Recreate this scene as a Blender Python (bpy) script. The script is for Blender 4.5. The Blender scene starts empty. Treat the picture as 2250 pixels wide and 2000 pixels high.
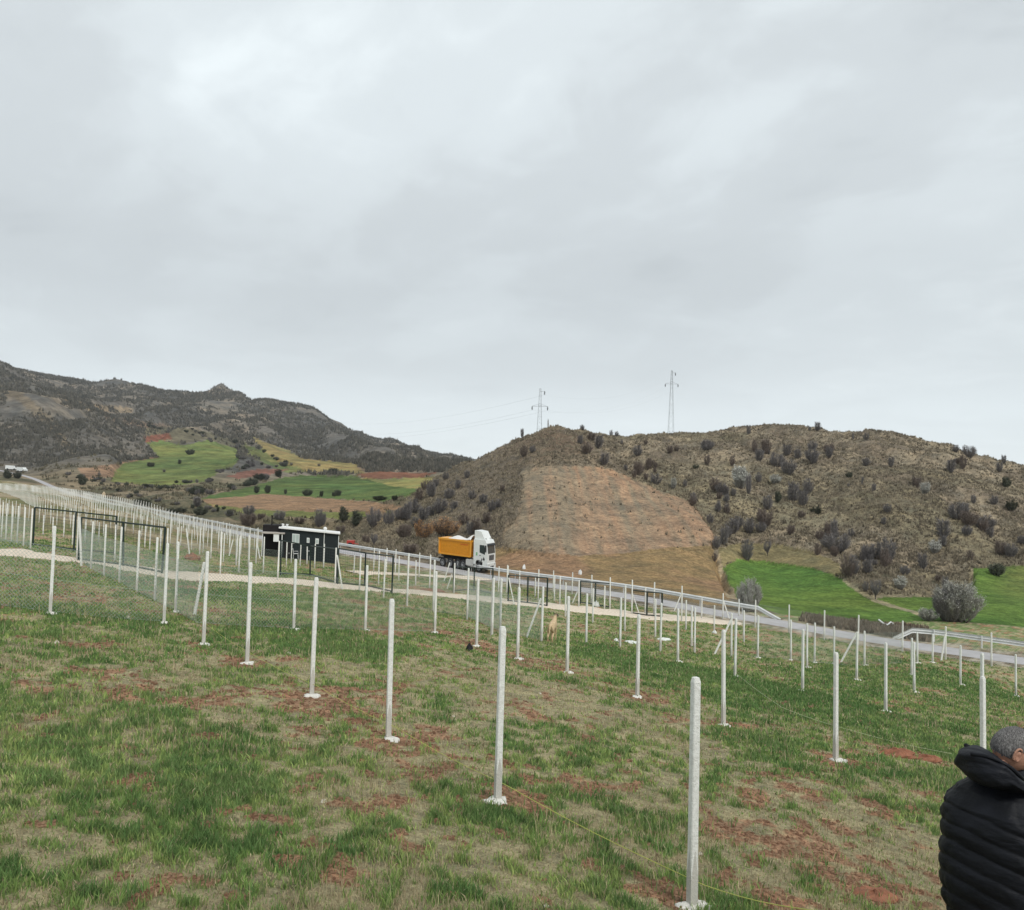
import bpy, bmesh, math, random
import numpy as np
from mathutils import Vector, Matrix
random.seed(7); rng = np.random.default_rng(11)
sc = bpy.context.scene
COL = sc.collection
# ------------------------------------------------------------ camera
W0, H0, FP = 2044.0, 1816.9, 1635.0            # photo measuring units
PITCH, ROLL = math.radians(2.75), math.radians(1.5)
Fv = Vector((0, math.cos(PITCH), math.sin(PITCH)))
U0 = Vector((0, -math.sin(PITCH), math.cos(PITCH))); R0 = Vector((1, 0, 0))
Rv = R0*math.cos(ROLL) + U0*math.sin(ROLL); Uv = U0*math.cos(ROLL) - R0*math.sin(ROLL)
cd = bpy.data.cameras.new('camera'); cam = bpy.data.objects.new('camera', cd); COL.objects.link(cam)
cd.sensor_width = 36; cd.lens = 36*FP/W0; cd.clip_end = 6000; cd.clip_start = 0.1
cam.matrix_world = Matrix(((Rv.x, Uv.x, -Fv.x, 0), (Rv.y, Uv.y, -Fv.y, 0), (Rv.z, Uv.z, -Fv.z, 0), (0, 0, 0, 1)))
sc.camera = cam
sc.render.resolution_x = 1024; sc.render.resolution_y = 910
sc.view_settings.view_transform = 'Standard'; sc.view_settings.look = 'None'
sc.view_settings.exposure = 0.45; sc.view_settings.gamma = 1.0
# ------------------------------------------------------------ node helpers
class NT:
    def __init__(s, nt): s.nt = nt
    def n(s, t, **k):
        x = s.nt.nodes.new(t)
        for a, b in k.items(): setattr(x, a, b)
        return x
    def l(s, a, b): s.nt.links.new(a, b)
    def val(s, sock, v):
        if isinstance(v, bpy.types.NodeSocket): s.l(v, sock)
        else: sock.default_value = v
    def math(s, op, a, b=0.0, clamp=False):
        x = s.n('ShaderNodeMath', operation=op, use_clamp=clamp); s.val(x.inputs[0], a); s.val(x.inputs[1], b); return x.outputs[0]
    def noise(s, vec, scale, detail=4, rough=.55, dim='3D'):
        x = s.n('ShaderNodeTexNoise', noise_dimensions=dim); s.l(vec, x.inputs['Vector'])
        x.inputs['Scale'].default_value = scale; x.inputs['Detail'].default_value = detail; x.inputs['Roughness'].default_value = rough
        return x.outputs['Fac']
    def ramp(s, fac, stops, interp='LINEAR'):
        x = s.n('ShaderNodeValToRGB'); s.l(fac, x.inputs[0]); x.color_ramp.interpolation = interp
        e = x.color_ramp.elements
        while len(e) < len(stops): e.new(.5)
        for i, (p, c) in enumerate(stops):
            e[i].position = p; e[i].color = (c if len(c) == 4 else (*c, 1))
        return x.outputs[0]
    def mix(s, fac, a, b, mode='MIX'):
        x = s.n('ShaderNodeMix', data_type='RGBA', blend_type=mode)
        s.val(x.inputs[0], fac)
        for i, v in ((6, a), (7, b)):
            if isinstance(v, bpy.types.NodeSocket): s.l(v, x.inputs[i])
            else: x.inputs[i].default_value = (*v, 1)
        return x.outputs[2]
# ------------------------------------------------------------ sky + sun
SUN_EL, SUN_AZ = math.radians(48), math.radians(150)     # azimuth from +Y clockwise: behind right
w = bpy.data.worlds.new('World'); sc.world = w; w.use_nodes = True
t = NT(w.node_tree); w.node_tree.nodes.clear()
out = t.n('ShaderNodeOutputWorld'); sky = t.n('ShaderNodeTexSky', sky_type='NISHITA')
sky.sun_disc = False; sky.sun_elevation = SUN_EL; sky.sun_rotation = SUN_AZ
b1 = t.n('ShaderNodeBackground'); t.l(sky.outputs[0], b1.inputs[0]); b1.inputs[1].default_value = .08
tc = t.n('ShaderNodeTexCoord'); sp = t.n('ShaderNodeSeparateXYZ'); t.l(tc.outputs['Generated'], sp.inputs[0])
zz = t.math('ADD', t.math('MAXIMUM', sp.outputs[2], 0.0), .16)
cb = t.n('ShaderNodeCombineXYZ'); t.l(t.math('DIVIDE', sp.outputs[0], zz), cb.inputs[0]); t.l(t.math('DIVIDE', sp.outputs[1], zz), cb.inputs[1])
cb.inputs[2].default_value = 3.7
rt = t.n('ShaderNodeVectorRotate', rotation_type='AXIS_ANGLE'); rt.inputs['Axis'].default_value = (.3, .5, .8); rt.inputs['Angle'].default_value = .7; t.l(cb.outputs[0], rt.inputs['Vector'])
wp = t.n('ShaderNodeTexNoise'); wp.inputs['Scale'].default_value = 1.1; wp.inputs['Detail'].default_value = 3; t.l(rt.outputs[0], wp.inputs['Vector'])
wm = t.n('ShaderNodeVectorMath', operation='SCALE'); t.l(wp.outputs['Color'], wm.inputs[0]); wm.inputs['Scale'].default_value = .9; wa = t.n('ShaderNodeVectorMath', operation='ADD'); t.l(rt.outputs[0], wa.inputs[0]); t.l(wm.outputs[0], wa.inputs[1])
n1 = t.noise(wa.outputs[0], .8, 7, .58); n2 = t.noise(wa.outputs[0], 2.4, 7, .62)
mp = t.n('ShaderNodeMapping'); t.l(tc.outputs['Generated'], mp.inputs[0]); mp.vector_type = 'TEXTURE'; mp.inputs['Rotation'].default_value = (.5, .9, .6); mp.inputs['Scale'].default_value = (.30, .62, .75); mp.inputs['Location'].default_value = (1.3, 4.1, .6)
n3 = t.noise(mp.outputs[0], 1.5, 4, .5)
s_ = t.math('ADD', t.math('ADD', t.math('MULTIPLY', n1, .42), t.math('MULTIPLY', n2, .16)), t.math('MULTIPLY', n3, .42))
cl = t.ramp(s_, [(.36, (.44, .475, .495)), (.46, (.525, .565, .585)), (.54, (.60, .65, .672)), (.64, (.73, .79, .81))], 'EASE')
# brighter band of thin cloud low over the ridge, darker base of the layer above it
lowb = t.ramp(sp.outputs[2], [(0.0, (.80, .86, .87)), (.09, (.74, .80, .82)), (.16, (.58, .62, .635)), (.24, (.45, .48, .495))], 'EASE')
lf = t.ramp(sp.outputs[2], [(0.02, (.72,)*3), (.12, (.6,)*3), (.24, (.42,)*3), (.42, (0,)*3)], 'EASE')
cl = t.mix(lf, cl, lowb)
up = t.math('GREATER_THAN', sp.outputs[2], -.04)
cl = t.mix(up, (.10, .105, .07), cl)
b2 = t.n('ShaderNodeBackground'); t.l(cl, b2.inputs[0]); b2.inputs[1].default_value = 1.0
ms = t.n('ShaderNodeMixShader'); ms.inputs[0].default_value = .95
t.l(b1.outputs[0], ms.inputs[1]); t.l(b2.outputs[0], ms.inputs[2]); t.l(ms.outputs[0], out.inputs[0])
sl = bpy.data.lights.new('sun', 'SUN'); sl.energy = 1.5; sl.angle = math.radians(12); sl.color = (1, .965, .91)
so = bpy.data.objects.new('sun', sl); COL.objects.link(so)
sd = Vector((math.sin(SUN_AZ)*math.cos(SUN_EL), math.cos(SUN_AZ)*math.cos(SUN_EL), math.sin(SUN_EL)))
so.rotation_euler = sd.to_track_quat('Z', 'Y').to_euler()
# ------------------------------------------------------------ projection
def ray(px, py):
    v = Fv + Rv*((px-W0/2)/FP) + Uv*((H0/2-py)/FP)
    return v/v.y
def pt(px, py, d): return ray(px, py)*d
def proj(X, Y, Z):
    f = X*Fv.x+Y*Fv.y+Z*Fv.z
    return W0/2+FP*(X*Rv.x+Y*Rv.y+Z*Rv.z)/f, H0/2-FP*(X*Uv.x+Y*Uv.y+Z*Uv.z)/f
# ------------------------------------------------------------ numpy noise
def _h(ix, iy, s):
    a = (ix.astype(np.int64)*374761393 + iy.astype(np.int64)*668265263 + s*974711) & 0xffffffff
    a = ((a ^ (a >> 13))*1274126177) & 0xffffffff
    a = ((a ^ (a >> 16))*2246822519) & 0xffffffff
    return ((a ^ (a >> 15)) & 0xffffff)/float(0xffffff)
def vn(x, y, s=0):
    x = np.asarray(x, float); y = np.asarray(y, float)
    ix = np.floor(x); iy = np.floor(y); fx = x-ix; fy = y-iy
    fx = fx*fx*(3-2*fx); fy = fy*fy*(3-2*fy)
    a = _h(ix, iy, s); b = _h(ix+1, iy, s); c = _h(ix, iy+1, s); d = _h(ix+1, iy+1, s)
    return a+(b-a)*fx+(c-a)*fy+(a-b-c+d)*fx*fy
def fbm(x, y, o=4, s=0, g=.5):
    r = 0; a = 1; t_ = 0
    for i in range(o):
        r = r+a*vn(x, y, s+i*17); t_ += a; a *= g
        x, y = (x*1.62+y*1.18)+3.1, (y*1.62-x*1.18)+7.7
    return r/t_
def ss(a, b, x):
    t_ = np.clip((x-a)/(b-a), 0, 1); return t_*t_*(3-2*t_)
# ------------------------------------------------------------ terrain controls
CP = []
def plane(x, y): return -3.29-.137*(.79*x+.62*y-5.2)
for y, xs in ((7, (-7, -3, 1, 4, 8)), (12, (-11, -5, 0, 5, 12)), (18, (-16, -8, -3, 3, 9, 16)), (26, (-19, -8, 0, 8, 18))):
    for x in xs: CP.append((x, y, plane(x, y)))
for x, y, z in ((-3.5, 4.3, -2.55), (-1, 4.3, -2.7), (2.6, 4.3, -2.93), (4.5, 4.5, -3.1), (-2, 2, -2.0), (0, 2, -2.1), (2, 2, -2.25), (-.7, .8, -1.7), (.7, .8, -1.75)):
    CP.append((x, y, z))
ROADP = [(2300, 1352, 41), (2044, 1318, 44.5), (1742, 1275, 49.3), (1544, 1240, 53.6), (1453, 1226, 56), (1256, 1189, 62), (1100, 1168, 67), (981, 1152, 72),
         (850, 1128, 79), (700, 1103, 89), (509, 1070, 108), (400, 1046, 131), (269, 1017, 173), (119, 978, 257), (60, 952, 330), (-20, 935, 400)]
HP = ROADP + [
 (0, 1095, 40), (-200, 1100, 38), (300, 1142, 38.5), (500, 1156, 42), (700, 1173, 45.5), (900, 1187, 49), (1100, 1207, 51), (1240, 1222, 53), (1400, 1240, 50),
 (1626, 1323, 37.7), (1800, 1330, 37), (2028, 1389, 36), (1917, 1367, 34), (2200, 1400, 38),
 (0, 1040, 70), (0, 1005, 110), (0, 978, 180), (0, 955, 290), (300, 1085, 60), (300, 1045, 95), (300, 1022, 135), (150, 1060, 62), (150, 1015, 110), (150, 990, 170),
 (500, 1105, 68), (500, 1085, 86), (620, 1120, 66), (800, 1150, 62),
 (-200, 1000, 120), (-200, 950, 300),
 # foot of the hill, brown field
 (1100, 1130, 80), (1300, 1152, 76), (1430, 1190, 66), (1000, 1110, 88), (950, 1087, 95), (900, 1075, 98), (830, 1060, 105), (760, 1055, 114), (1200, 1105, 86), (1420, 1090, 92), (1300, 1098, 88),
 # scraped face and cone
 (1040, 1080, 90), (1040, 1000, 106), (1050, 935, 121), (1150, 930, 122), (1250, 1010, 106), (1250, 950, 119), (1350, 1000, 112), (1110, 890, 137), (1200, 900, 137),
 (1105, 841, 152), (1150, 850, 154), (1050, 860, 152), (1000, 887, 148), (940, 926, 143), (1200, 864, 162), (1260, 869, 175), (1340, 869, 188), (1420, 866, 185), (1500, 859, 178),
 (1000, 1000, 110), (1000, 940, 130), (900, 1000, 118), (900, 948, 139), (830, 1010, 122), (830, 985, 134), (780, 1022, 128),
 # right body of the hill
 (1400, 1040, 99), (1400, 960, 122), (1400, 900, 147), (1600, 1085, 97), (1600, 1000, 116), (1600, 930, 139), (1600, 860, 172), (1700, 1130, 84), (1700, 870, 168), (1700, 960, 128),
 (1740, 1190, 72), (1800, 1100, 89), (1800, 1000, 113), (1800, 930, 136), (1800, 882, 163), (1850, 1183, 75), (1900, 900, 160), (1900, 1080, 97), (1900, 1000, 115),
 (2000, 925, 160), (2044, 933, 162), (2044, 1060, 102), (2044, 1000, 118), (2250, 975, 160), (2400, 1000, 160), (2250, 1080, 100),
 # fields behind the road
 (1500, 1201, 66), (1500, 1120, 93), (1620, 1230, 59), (1700, 1240, 58), (1700, 1200, 69), (1960, 1135, 90), (2044, 1130, 93), (2044, 1262, 56), (2000, 1200, 70), (1900, 1240, 58), (2250, 1250, 60),
 # behind the crests
 (940, 950, 200), (1100, 900, 220), (1340, 905, 270), (1600, 905, 260), (1900, 940, 240), (2250, 1010, 240), (900, 962, 190), (850, 972, 200),
 (1000, 950, 420), (1300, 950, 500), (1700, 960, 500), (2044, 975, 500), (2300, 1000, 500), (1050, 940, 1300), (1500, 960, 1300), (2200, 990, 1300), (1500, 970, 2400), (2300, 1000, 2400),
 # valley
 (400, 1022, 165), (400, 1003, 210), (600, 1062, 117), (600, 1035, 142), (600, 1002, 212), (600, 990, 250), (600, 947, 420), (750, 1040, 130), (750, 1010, 190), (750, 990, 240), (750, 945, 400),
 (850, 950, 380), (870, 940, 450), (250, 990, 235), (250, 972, 310), (400, 978, 285), (300, 930, 430), (300, 882, 560), (450, 887, 560), (470, 930, 430), (160, 950, 340), (60, 935, 400), (160, 925, 430), (500, 960, 340),
 # mountain
 (-200, 680, 850), (-200, 850, 560), (0, 742, 900), (0, 780, 700), (0, 870, 540), (110, 778, 1000), (60, 800, 640), (110, 850, 590), (110, 905, 480), (220, 773, 1300), (220, 850, 750),
 (165, 783, 1150), (330, 786, 1350), (330, 850, 800), (420, 790, 1400), (440, 781, 1400), (460, 790, 1400), (440, 850, 850), (530, 805, 1400), (530, 865, 850), (600, 815, 1350), (600, 880, 760), (640, 831, 1300),
 (640, 900, 700), (690, 862, 1300), (690, 920, 600), (740, 872, 1300), (740, 925, 580), (800, 895, 1250), (800, 932, 560), (850, 910, 1200), (920, 912, 1200), (920, 938, 560),
 (-200, 730, 2400), (0, 780, 2400), (220, 820, 2400), (440, 830, 2400), (600, 860, 2400), (740, 910, 2400), (920, 940, 2400)]
for a in HP: CP.append(tuple(pt(*a)))
CPa = np.array(CP)
def uv_(X, Y): return X/Y, .5*np.log(Y)
cu, cv = uv_(CPa[:, 0], CPa[:, 1]); cq = CPa[:, 2]/CPa[:, 1]
def _phi(r2): return r2*np.log(r2+1e-12)
n_ = len(cu)
K = _phi((cu[:, None]-cu)**2+(cv[:, None]-cv)**2)+np.eye(n_)*2e-5*1
Pm = np.stack([np.ones(n_), cu, cv], 1)
A_ = np.zeros((n_+3, n_+3)); A_[:n_, :n_] = K; A_[:n_, n_:] = Pm; A_[n_:, :n_] = Pm.T
# keep the noisy near controls smooth in q*d terms
sol = np.linalg.solve(A_, np.concatenate([cq, np.zeros(3)]))
def tps(X, Y):
    X = np.asarray(X, float).ravel(); Y = np.asarray(Y, float).ravel(); o = np.empty(len(X))
    for i in range(0, len(X), 40000):
        u, v = uv_(X[i:i+40000], Y[i:i+40000])
        r2 = (u[:, None]-cu)**2+(v[:, None]-cv)**2
        o[i:i+40000] = (_phi(r2)@sol[:n_]+sol[n_]+sol[n_+1]*u+sol[n_+2]*v)*Y[i:i+40000]
    return o
# road centreline
def catmull(P, n=12):
    P = [np.array(p, float) for p in P]; P = [2*P[0]-P[1]]+P+[2*P[-1]-P[-2]]; o = []
    for i in range(1, len(P)-2):
        for k in range(n):
            t_ = k/n; a, b, c, d = P[i-1:i+3]
            o.append(.5*((2*b)+(-a+c)*t_+(2*a-5*b+4*c-d)*t_*t_+(-a+3*b-3*c+d)*t_**3))
    o.append(P[-2]); return np.array(o)
RD = catmull([pt(*a) for a in ROADP], 10)
for _ in range(14): RD[1:-1] = .25*RD[:-2]+.5*RD[1:-1]+.25*RD[2:]
RW = 2.15
def polydist(X, Y, L):
    """distance to polyline L (n,3), its interpolated z and the signed side"""
    best = np.full(len(X), 1e9); z = np.zeros(len(X)); side = np.zeros(len(X))
    for a, b in zip(L[:-1], L[1:]):
        dx, dy = b[0]-a[0], b[1]-a[1]; l2 = dx*dx+dy*dy+1e-9
        t_ = np.clip(((X-a[0])*dx+(Y-a[1])*dy)/l2, 0, 1)
        d = np.hypot(X-a[0]-t_*dx, Y-a[1]-t_*dy); m = d < best
        best[m] = d[m]; z[m] = (a[2]+t_*(b[2]-a[2]))[m]; side[m] = np.sign(dx*(Y-a[1])-dy*(X-a[0]))[m]
    return best, z, side
# ------------------------------------------------------------ regions of colour on the land
def z5(L): return [(x*.4444, 708.5+y*.4444) for x, y in L]
def z6(L): return [(772+x*.3555, 726.7+y*.3555) for x, y in L]
def z7(L): return [(1362.6+x*.3333, 799.4+y*.3333) for x, y in L]
REG = [  # name, dmin, dmax, polygon, colour
 ('tan', 300, 2000, z5([(0, 130), (60, 145), (140, 200), (250, 300), (330, 420), (350, 470), (300, 430), (190, 310), (90, 210), (0, 165)]), (.17, .14, .10)),
 ('tan', 300, 2000, z5([(250, 170), (330, 188), (400, 222), (590, 236), (600, 262), (470, 256), (400, 250), (300, 212)]), (.24, .19, .13)),
 ('tan', 300, 2000, z5([(430, 250), (520, 280), (720, 310), (800, 320), (780, 335), (640, 325), (500, 300)]), (.20, .15, .11)),
 ('tan', 300, 2000, z5([(640, 330), (800, 320), (950, 350), (1100, 390), (1170, 470), (1230, 520), (1060, 420), (930, 380), (830, 395), (670, 385)]), (.15, .135, .09)),
 ('red', 300, 2000, z5([(640, 368), (760, 350), (775, 380), (700, 388), (655, 392)]), (.20, .085, .055)),
 ('gf', 250, 2000, z5([(500, 572), (525, 500), (540, 485), (710, 460), (690, 430), (665, 395), (720, 385), (830, 405), (930, 383), (1060, 420), (1078, 465), (1045, 500), (975, 530), (930, 565), (840, 582), (700, 588)]), (.13, .175, .058)),
 ('tan', 250, 2000, z5([(350, 510), (520, 490), (535, 483), (700, 452), (712, 462), (545, 490), (528, 510), (505, 550), (380, 560)]), (.26, .17, .11)),
 ('yg', 300, 2000, z5([(1120, 360), (1200, 395), (1300, 430), (1360, 465), (1600, 490), (1650, 520), (1640, 535), (1400, 525), (1250, 480), (1180, 430)]), (.22, .20, .085)),
 ('gf', 300, 2000, z5([(1100, 400), (1180, 430), (1250, 480), (1400, 525), (1280, 530), (1180, 480), (1100, 430)]), (.13, .16, .06)),
 ('tan', 300, 2000, z5([(1600, 500), (1700, 495), (1770, 530), (1640, 535)]), (.23, .17, .12)),
 ('red', 250, 2000, z5([(1010, 545), (1130, 515), (1300, 512), (1220, 538), (1070, 555)]), (.25, .12, .085)),
 ('red', 250, 2000, z5([(1600, 538), (1700, 525), (1960, 528), (1900, 552), (1660, 558)]), (.20, .095, .06)),
 ('gf', 200, 2000, z5([(900, 650), (940, 632), (1140, 590), (1250, 555), (1350, 540), (1600, 542), (1750, 585), (1900, 598), (1840, 645), (1780, 665), (1500, 645), (1200, 628), (960, 648)]), (.09, .145, .046)),
 ('yg', 200, 2000, z5([(1620, 552), (1700, 560), (1950, 548), (1900, 605), (1760, 590)]), (.22, .23, .085)),
 ('br', 150, 400, z5([(900, 652), (1180, 625), (1400, 640), (1650, 660), (1810, 680), (1780, 700), (1560, 708), (1350, 702), (1100, 690), (960, 680)]), (.27, .175, .105)),
 ('gs', 110, 300, z5([(930, 665), (1100, 692), (1350, 704), (1560, 708), (1780, 702), (1700, 730), (1500, 735), (1150, 720), (990, 690)]), (.14, .17, .06)),
 ('scr', 70, 160, z6([(765, 600), (900, 572), (1150, 572), (1300, 610), (1500, 700), (1700, 770), (1780, 880), (1835, 960), (1822, 1020), (1500, 1042), (1080, 1080), (700, 1030), (640, 980), (740, 850), (760, 700)]), (.32, .24, .16)),
 ('bf', 60, 120, z6([(560, 1020), (700, 1032), (1080, 1080), (1500, 1042), (1822, 1020), (1850, 1130), (1900, 1250), (1960, 1370), (1500, 1310), (1100, 1230), (560, 1180)]), (.245, .165, .085)),
 ('gt', 60, 130, z7([(205, 885), (340, 855), (560, 858), (760, 895), (950, 985), (965, 1060), (800, 1010), (600, 980), (330, 950), (235, 990), (215, 940)]), (.225, .19, .10)),
 ('gr', 50, 130, z7([(240, 1000), (330, 945), (600, 975), (800, 1005), (965, 1075), (1120, 1190), (1200, 1180), (1575, 1178), (1690, 1165), (1745, 1080), (1745, 1005), (2600, 960), (2600, 1600), (1300, 1450), (660, 1310), (450, 1240), (310, 1180), (265, 1080)]), (.10, .185, .042)),
 ('bank', 50, 130, z7([(205, 890), (225, 960), (250, 1060), (320, 1160), (330, 1190), (270, 1180), (225, 1080), (200, 960)]), (.36, .29, .19)),
 ('bank', 50, 130, z7([(950, 1055), (1130, 1180), (1500, 1290), (1480, 1305), (1120, 1200), (960, 1085)]), (.33, .29, .18)),
 ('bank', 50, 130, z7([(1700, 990), (1745, 1010), (1748, 1080), (1700, 1150), (1680, 1145), (1725, 1080), (1722, 1020)]), (.30, .25, .16)),
]
def pip(px, py, poly):
    ins = np.zeros(len(px), bool); n = len(poly)
    for i in range(n):
        x1, y1 = poly[i]; x2, y2 = poly[(i+1) % n]
        c = ((y1 > py) != (y2 > py)) & (px < (x2-x1)*(py-y1)/((y2-y1) or 1e-9)+x1); ins ^= c
    return ins
def H(X, Y, full=True):
    X = np.asarray(X, float).ravel(); Y = np.asarray(Y, float).ravel()
    z = tps(X, Y)
    d, rz, sd_ = polydist(X, Y, RD)
    far = sd_ < 0
    if full:
        # relief
        m1 = ss(62, 85, Y)*ss(4, 14, d)
        px, py = proj(X, Y, z)
        fld = np.zeros(len(X))
        offs = [(0, 0)]+[(math.cos(a)*r_*1.4, math.sin(a)*r_) for r_, k_ in ((4, 6), (9, 8)) for a in np.arange(k_)*2*math.pi/k_]
        for nm, a, b, poly, c in REG:
            if nm in ('gf', 'yg', 'br', 'gr', 'gs', 'bf', 'gt'):
                x0, x1 = min(p[0] for p in poly)-13, max(p[0] for p in poly)+13; y0, y1 = min(p[1] for p in poly)-9, max(p[1] for p in poly)+9
                s = np.nonzero((Y > a) & (Y < b) & (px > x0) & (px < x1) & (py > y0) & (py < y1))[0]
                if len(s):
                    q = np.zeros(len(s))
                    for ox, oy in offs: q += pip(px[s]+ox, py[s]+oy, poly)
                    fld[s] = np.maximum(fld[s], q/len(offs))
        k = (1-.88*np.clip(fld*1.3, 0, 1))*m1
        mid = k*(1-ss(200, 300, Y))
        scr = pip(px, py, REG[16][3]) & (Y < 160)
        mid = np.where(scr, mid*.35, mid); mid = np.where(far, mid, mid*.12)
        z = z+mid*((fbm(X/11, Y/11, 3, 3)-.5)*3.2+(fbm(X/2.2, Y/3.2, 3, 9)-.5)*1.3)
        z = z-mid*3.4*ss(.60, .88, 1-np.abs(fbm(X/16+Y/60, Y/34, 2, 51)*2-1))*.5
        fr = k*ss(230, 420, Y)
        rd = 1-np.abs(fbm(X/85+Y/500, Y/330, 3, 31)*2-1); cr = 1-.75*ss(880, 1150, Y)
        z = z+fr*cr*Y*(.050*(rd-.74)+.010*(fbm(X/30, Y/50, 3, 77)-.5))
        for ax_, ay_, hh, sx_, sy_ in ((440, 1400, 9, 22, 60), (430, 1400, 7, 60, 90), (225, 1300, 9, 60, 120), (600, 1350, 7, 45, 100), (470, 1250, 8, 14, 130)):
            cx_ = (ax_-1022)/FP*ay_*1.0; z = z+hh*np.exp(-((X-cx_*Y/ay_)/sx_)**2-((Y-ay_)/sy_)**2)
        nr = 1-ss(60, 80, Y)
        z = z+nr*ss(2.5, 5, d)*((fbm(X/1.3, Y/1.3, 3, 5)-.5)*.10+(fbm(X/6, Y/6, 2, 15)-.5)*.22)
    bed = 1-ss(RW/2+.5, RW/2+5, d)
    return z*(1-bed)+(rz-.08)*bed
DD = np.exp(np.linspace(math.log(3.5), math.log(1600), 1500))
def cast(px, py, dmin=3.5, dmax=1600):
    r = ray(px, py); D = DD[(DD >= dmin) & (DD <= dmax)]
    h = H(r.x*D, D); below = r.z*D < h
    i = int(np.argmax(below)) if below.any() else len(D)-1
    i = max(i, 1); a = r.z*D[i-1]-h[i-1]; b = r.z*D[i]-h[i]
    t_ = a/(a-b) if a != b else 0; d = D[i-1]+(D[i]-D[i-1])*min(max(t_, 0), 1)
    return Vector((r.x*d, d, float(H([r.x*d], [d])[0])))
def gz(x, y): return float(H([x], [y])[0])
# ------------------------------------------------------------ object helpers
def tag(o, label=None, cat=None, group=None, kind=None):
    if label: o['label'] = label
    if cat: o['category'] = cat
    if group: o['group'] = group
    if kind: o['kind'] = kind
    return o
def link(o, parent=None):
    COL.objects.link(o)
    if parent is not None: o.parent = parent
    return o
def np_mesh(name, V, F, mats, parent=None, smooth=True, attrs=None, midx=None):
    """V (n,3) array, F list of lists or (m,k) int array"""
    me = bpy.data.meshes.new(name); V = np.asarray(V, np.float32)
    if isinstance(F, np.ndarray):
        k = F.shape[1]; m = F.shape[0]
        me.vertices.add(len(V)); me.vertices.foreach_set('co', V.ravel())
        me.loops.add(m*k); me.loops.foreach_set('vertex_index', F.astype(np.int32).ravel())
        me.polygons.add(m); me.polygons.foreach_set('loop_start', np.arange(0, m*k, k, dtype=np.int32))
        me.update(calc_edges=True)
    else:
        me.from_pydata([tuple(map(float, v)) for v in V], [], F)
    for m_ in (mats if isinstance(mats, (list, tuple)) else [mats]): me.materials.append(m_)
    if midx is not None: me.polygons.foreach_set('material_index', np.asarray(midx, np.int32))
    me.polygons.foreach_set('use_smooth', [smooth]*len(me.polygons))
    if attrs is not None:
        at = me.color_attributes.new('Col', 'FLOAT_COLOR', 'POINT')
        c = np.ones((len(V), 4), np.float32); c[:, :3] = attrs; at.data.foreach_set('color', c.ravel())
    me.update()
    o = bpy.data.objects.new(name, me); link(o, parent); return o
def empty(name, loc=(0, 0, 0), rz=0):
    o = bpy.data.objects.new(name, None); o.location = loc; o.rotation_euler = (0, 0, rz); o.empty_display_size = .2
    COL.objects.link(o); return o
class MB:
    def __init__(s): s.v = []; s.f = []; s.mi = []
    def add(s, V, F, m=0):
        b = len(s.v); s.v += [Vector(v) for v in V]; s.f += [[i+b for i in f] for f in F]; s.mi += [m]*len(F); return s
    def box(s, c, size, M=None, m=0, taper=1.0):
        hx, hy, hz = [a/2 for a in size]; V = []
        for z in (-1, 1):
            k = taper if z > 0 else 1
            for x, y in ((-1, -1), (1, -1), (1, 1), (-1, 1)): V.append(Vector((x*hx*k, y*hy*k, z*hz)))
        if M is not None: V = [M@v for v in V]
        V = [v+Vector(c) for v in V]
        return s.add(V, [[3, 2, 1, 0], [4, 5, 6, 7], [0, 1, 5, 4], [1, 2, 6, 5], [2, 3, 7, 6], [3, 0, 4, 7]], m)
    def tube(s, P, R, n=6, m=0, cap=True):
        P = [Vector(p) for p in P]; R = R if isinstance(R, (list, tuple)) else [R]*len(P); V = []
        for i, p in enumerate(P):
            d = (P[min(i+1, len(P)-1)]-P[max(i-1, 0)]).normalized()
            a = d.orthogonal().normalized() if abs(d.z) > .9 else Vector((0, 0, 1)).cross(d).normalized()
            b = d.cross(a)
            for k in range(n):
                w_ = 2*math.pi*k/n; V.append(p+(a*math.cos(w_)+b*math.sin(w_))*R[i])
        F = []
        for i in range(len(P)-1):
            for k in range(n): F.append([i*n+k, i*n+(k+1) % n, (i+1)*n+(k+1) % n, (i+1)*n+k])
        if cap: F += [list(range(n))[::-1], [(len(P)-1)*n+k for k in range(n)]]
        return s.add(V, F, m)
    def prism(s, pts, y0, y1, m=0):
        """outline pts (x,z) extruded along y"""
        n = len(pts); V = [(x, y0, z) for x, z in pts]+[(x, y1, z) for x, z in pts]
        F = [list(range(n)), list(range(n, 2*n))[::-1]]+[[i, i+n, (i+1) % n+n, (i+1) % n] for i in range(n)]
        return s.add(V, F, m)
    def rings(s, R, m=0, cap=True):
        n = len(R[0]); V = [v for r in R for v in r]; F = []
        for i in range(len(R)-1):
            for k in range(n): F.append([i*n+k, i*n+(k+1) % n, (i+1)*n+(k+1) % n, (i+1)*n+k])
        if cap: F += [list(range(n))[::-1], [(len(R)-1)*n+k for k in range(n)]]
        return s.add(V, F, m)
    def build(s, name, mats, parent=None, smooth=False, tf=None, bevel=0):
        V = [tf(v) for v in s.v] if tf else s.v
        me = bpy.data.meshes.new(name); me.from_pydata([tuple(v) for v in V], [], s.f)
        for m_ in (mats if isinstance(mats, (list, tuple)) else [mats]): me.materials.append(m_)
        me.polygons.foreach_set('material_index', s.mi); me.polygons.foreach_set('use_smooth', [smooth]*len(s.f))
        bm = bmesh.new(); bm.from_mesh(me); bmesh.ops.recalc_face_normals(bm, faces=bm.faces); bm.to_mesh(me); bm.free(); me.update()
        o = bpy.data.objects.new(name, me); link(o, parent)
        if bevel:
            b = o.modifiers.new('bevel', 'BEVEL'); b.width = bevel; b.segments = 2; b.limit_method = 'ANGLE'
        return o
def copy_tree(o, parent=None):
    c = o.copy(); COL.objects.link(c)
    if parent is not None: c.parent = parent
    for ch in list(o.children): copy_tree(ch, c)
    return c
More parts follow.
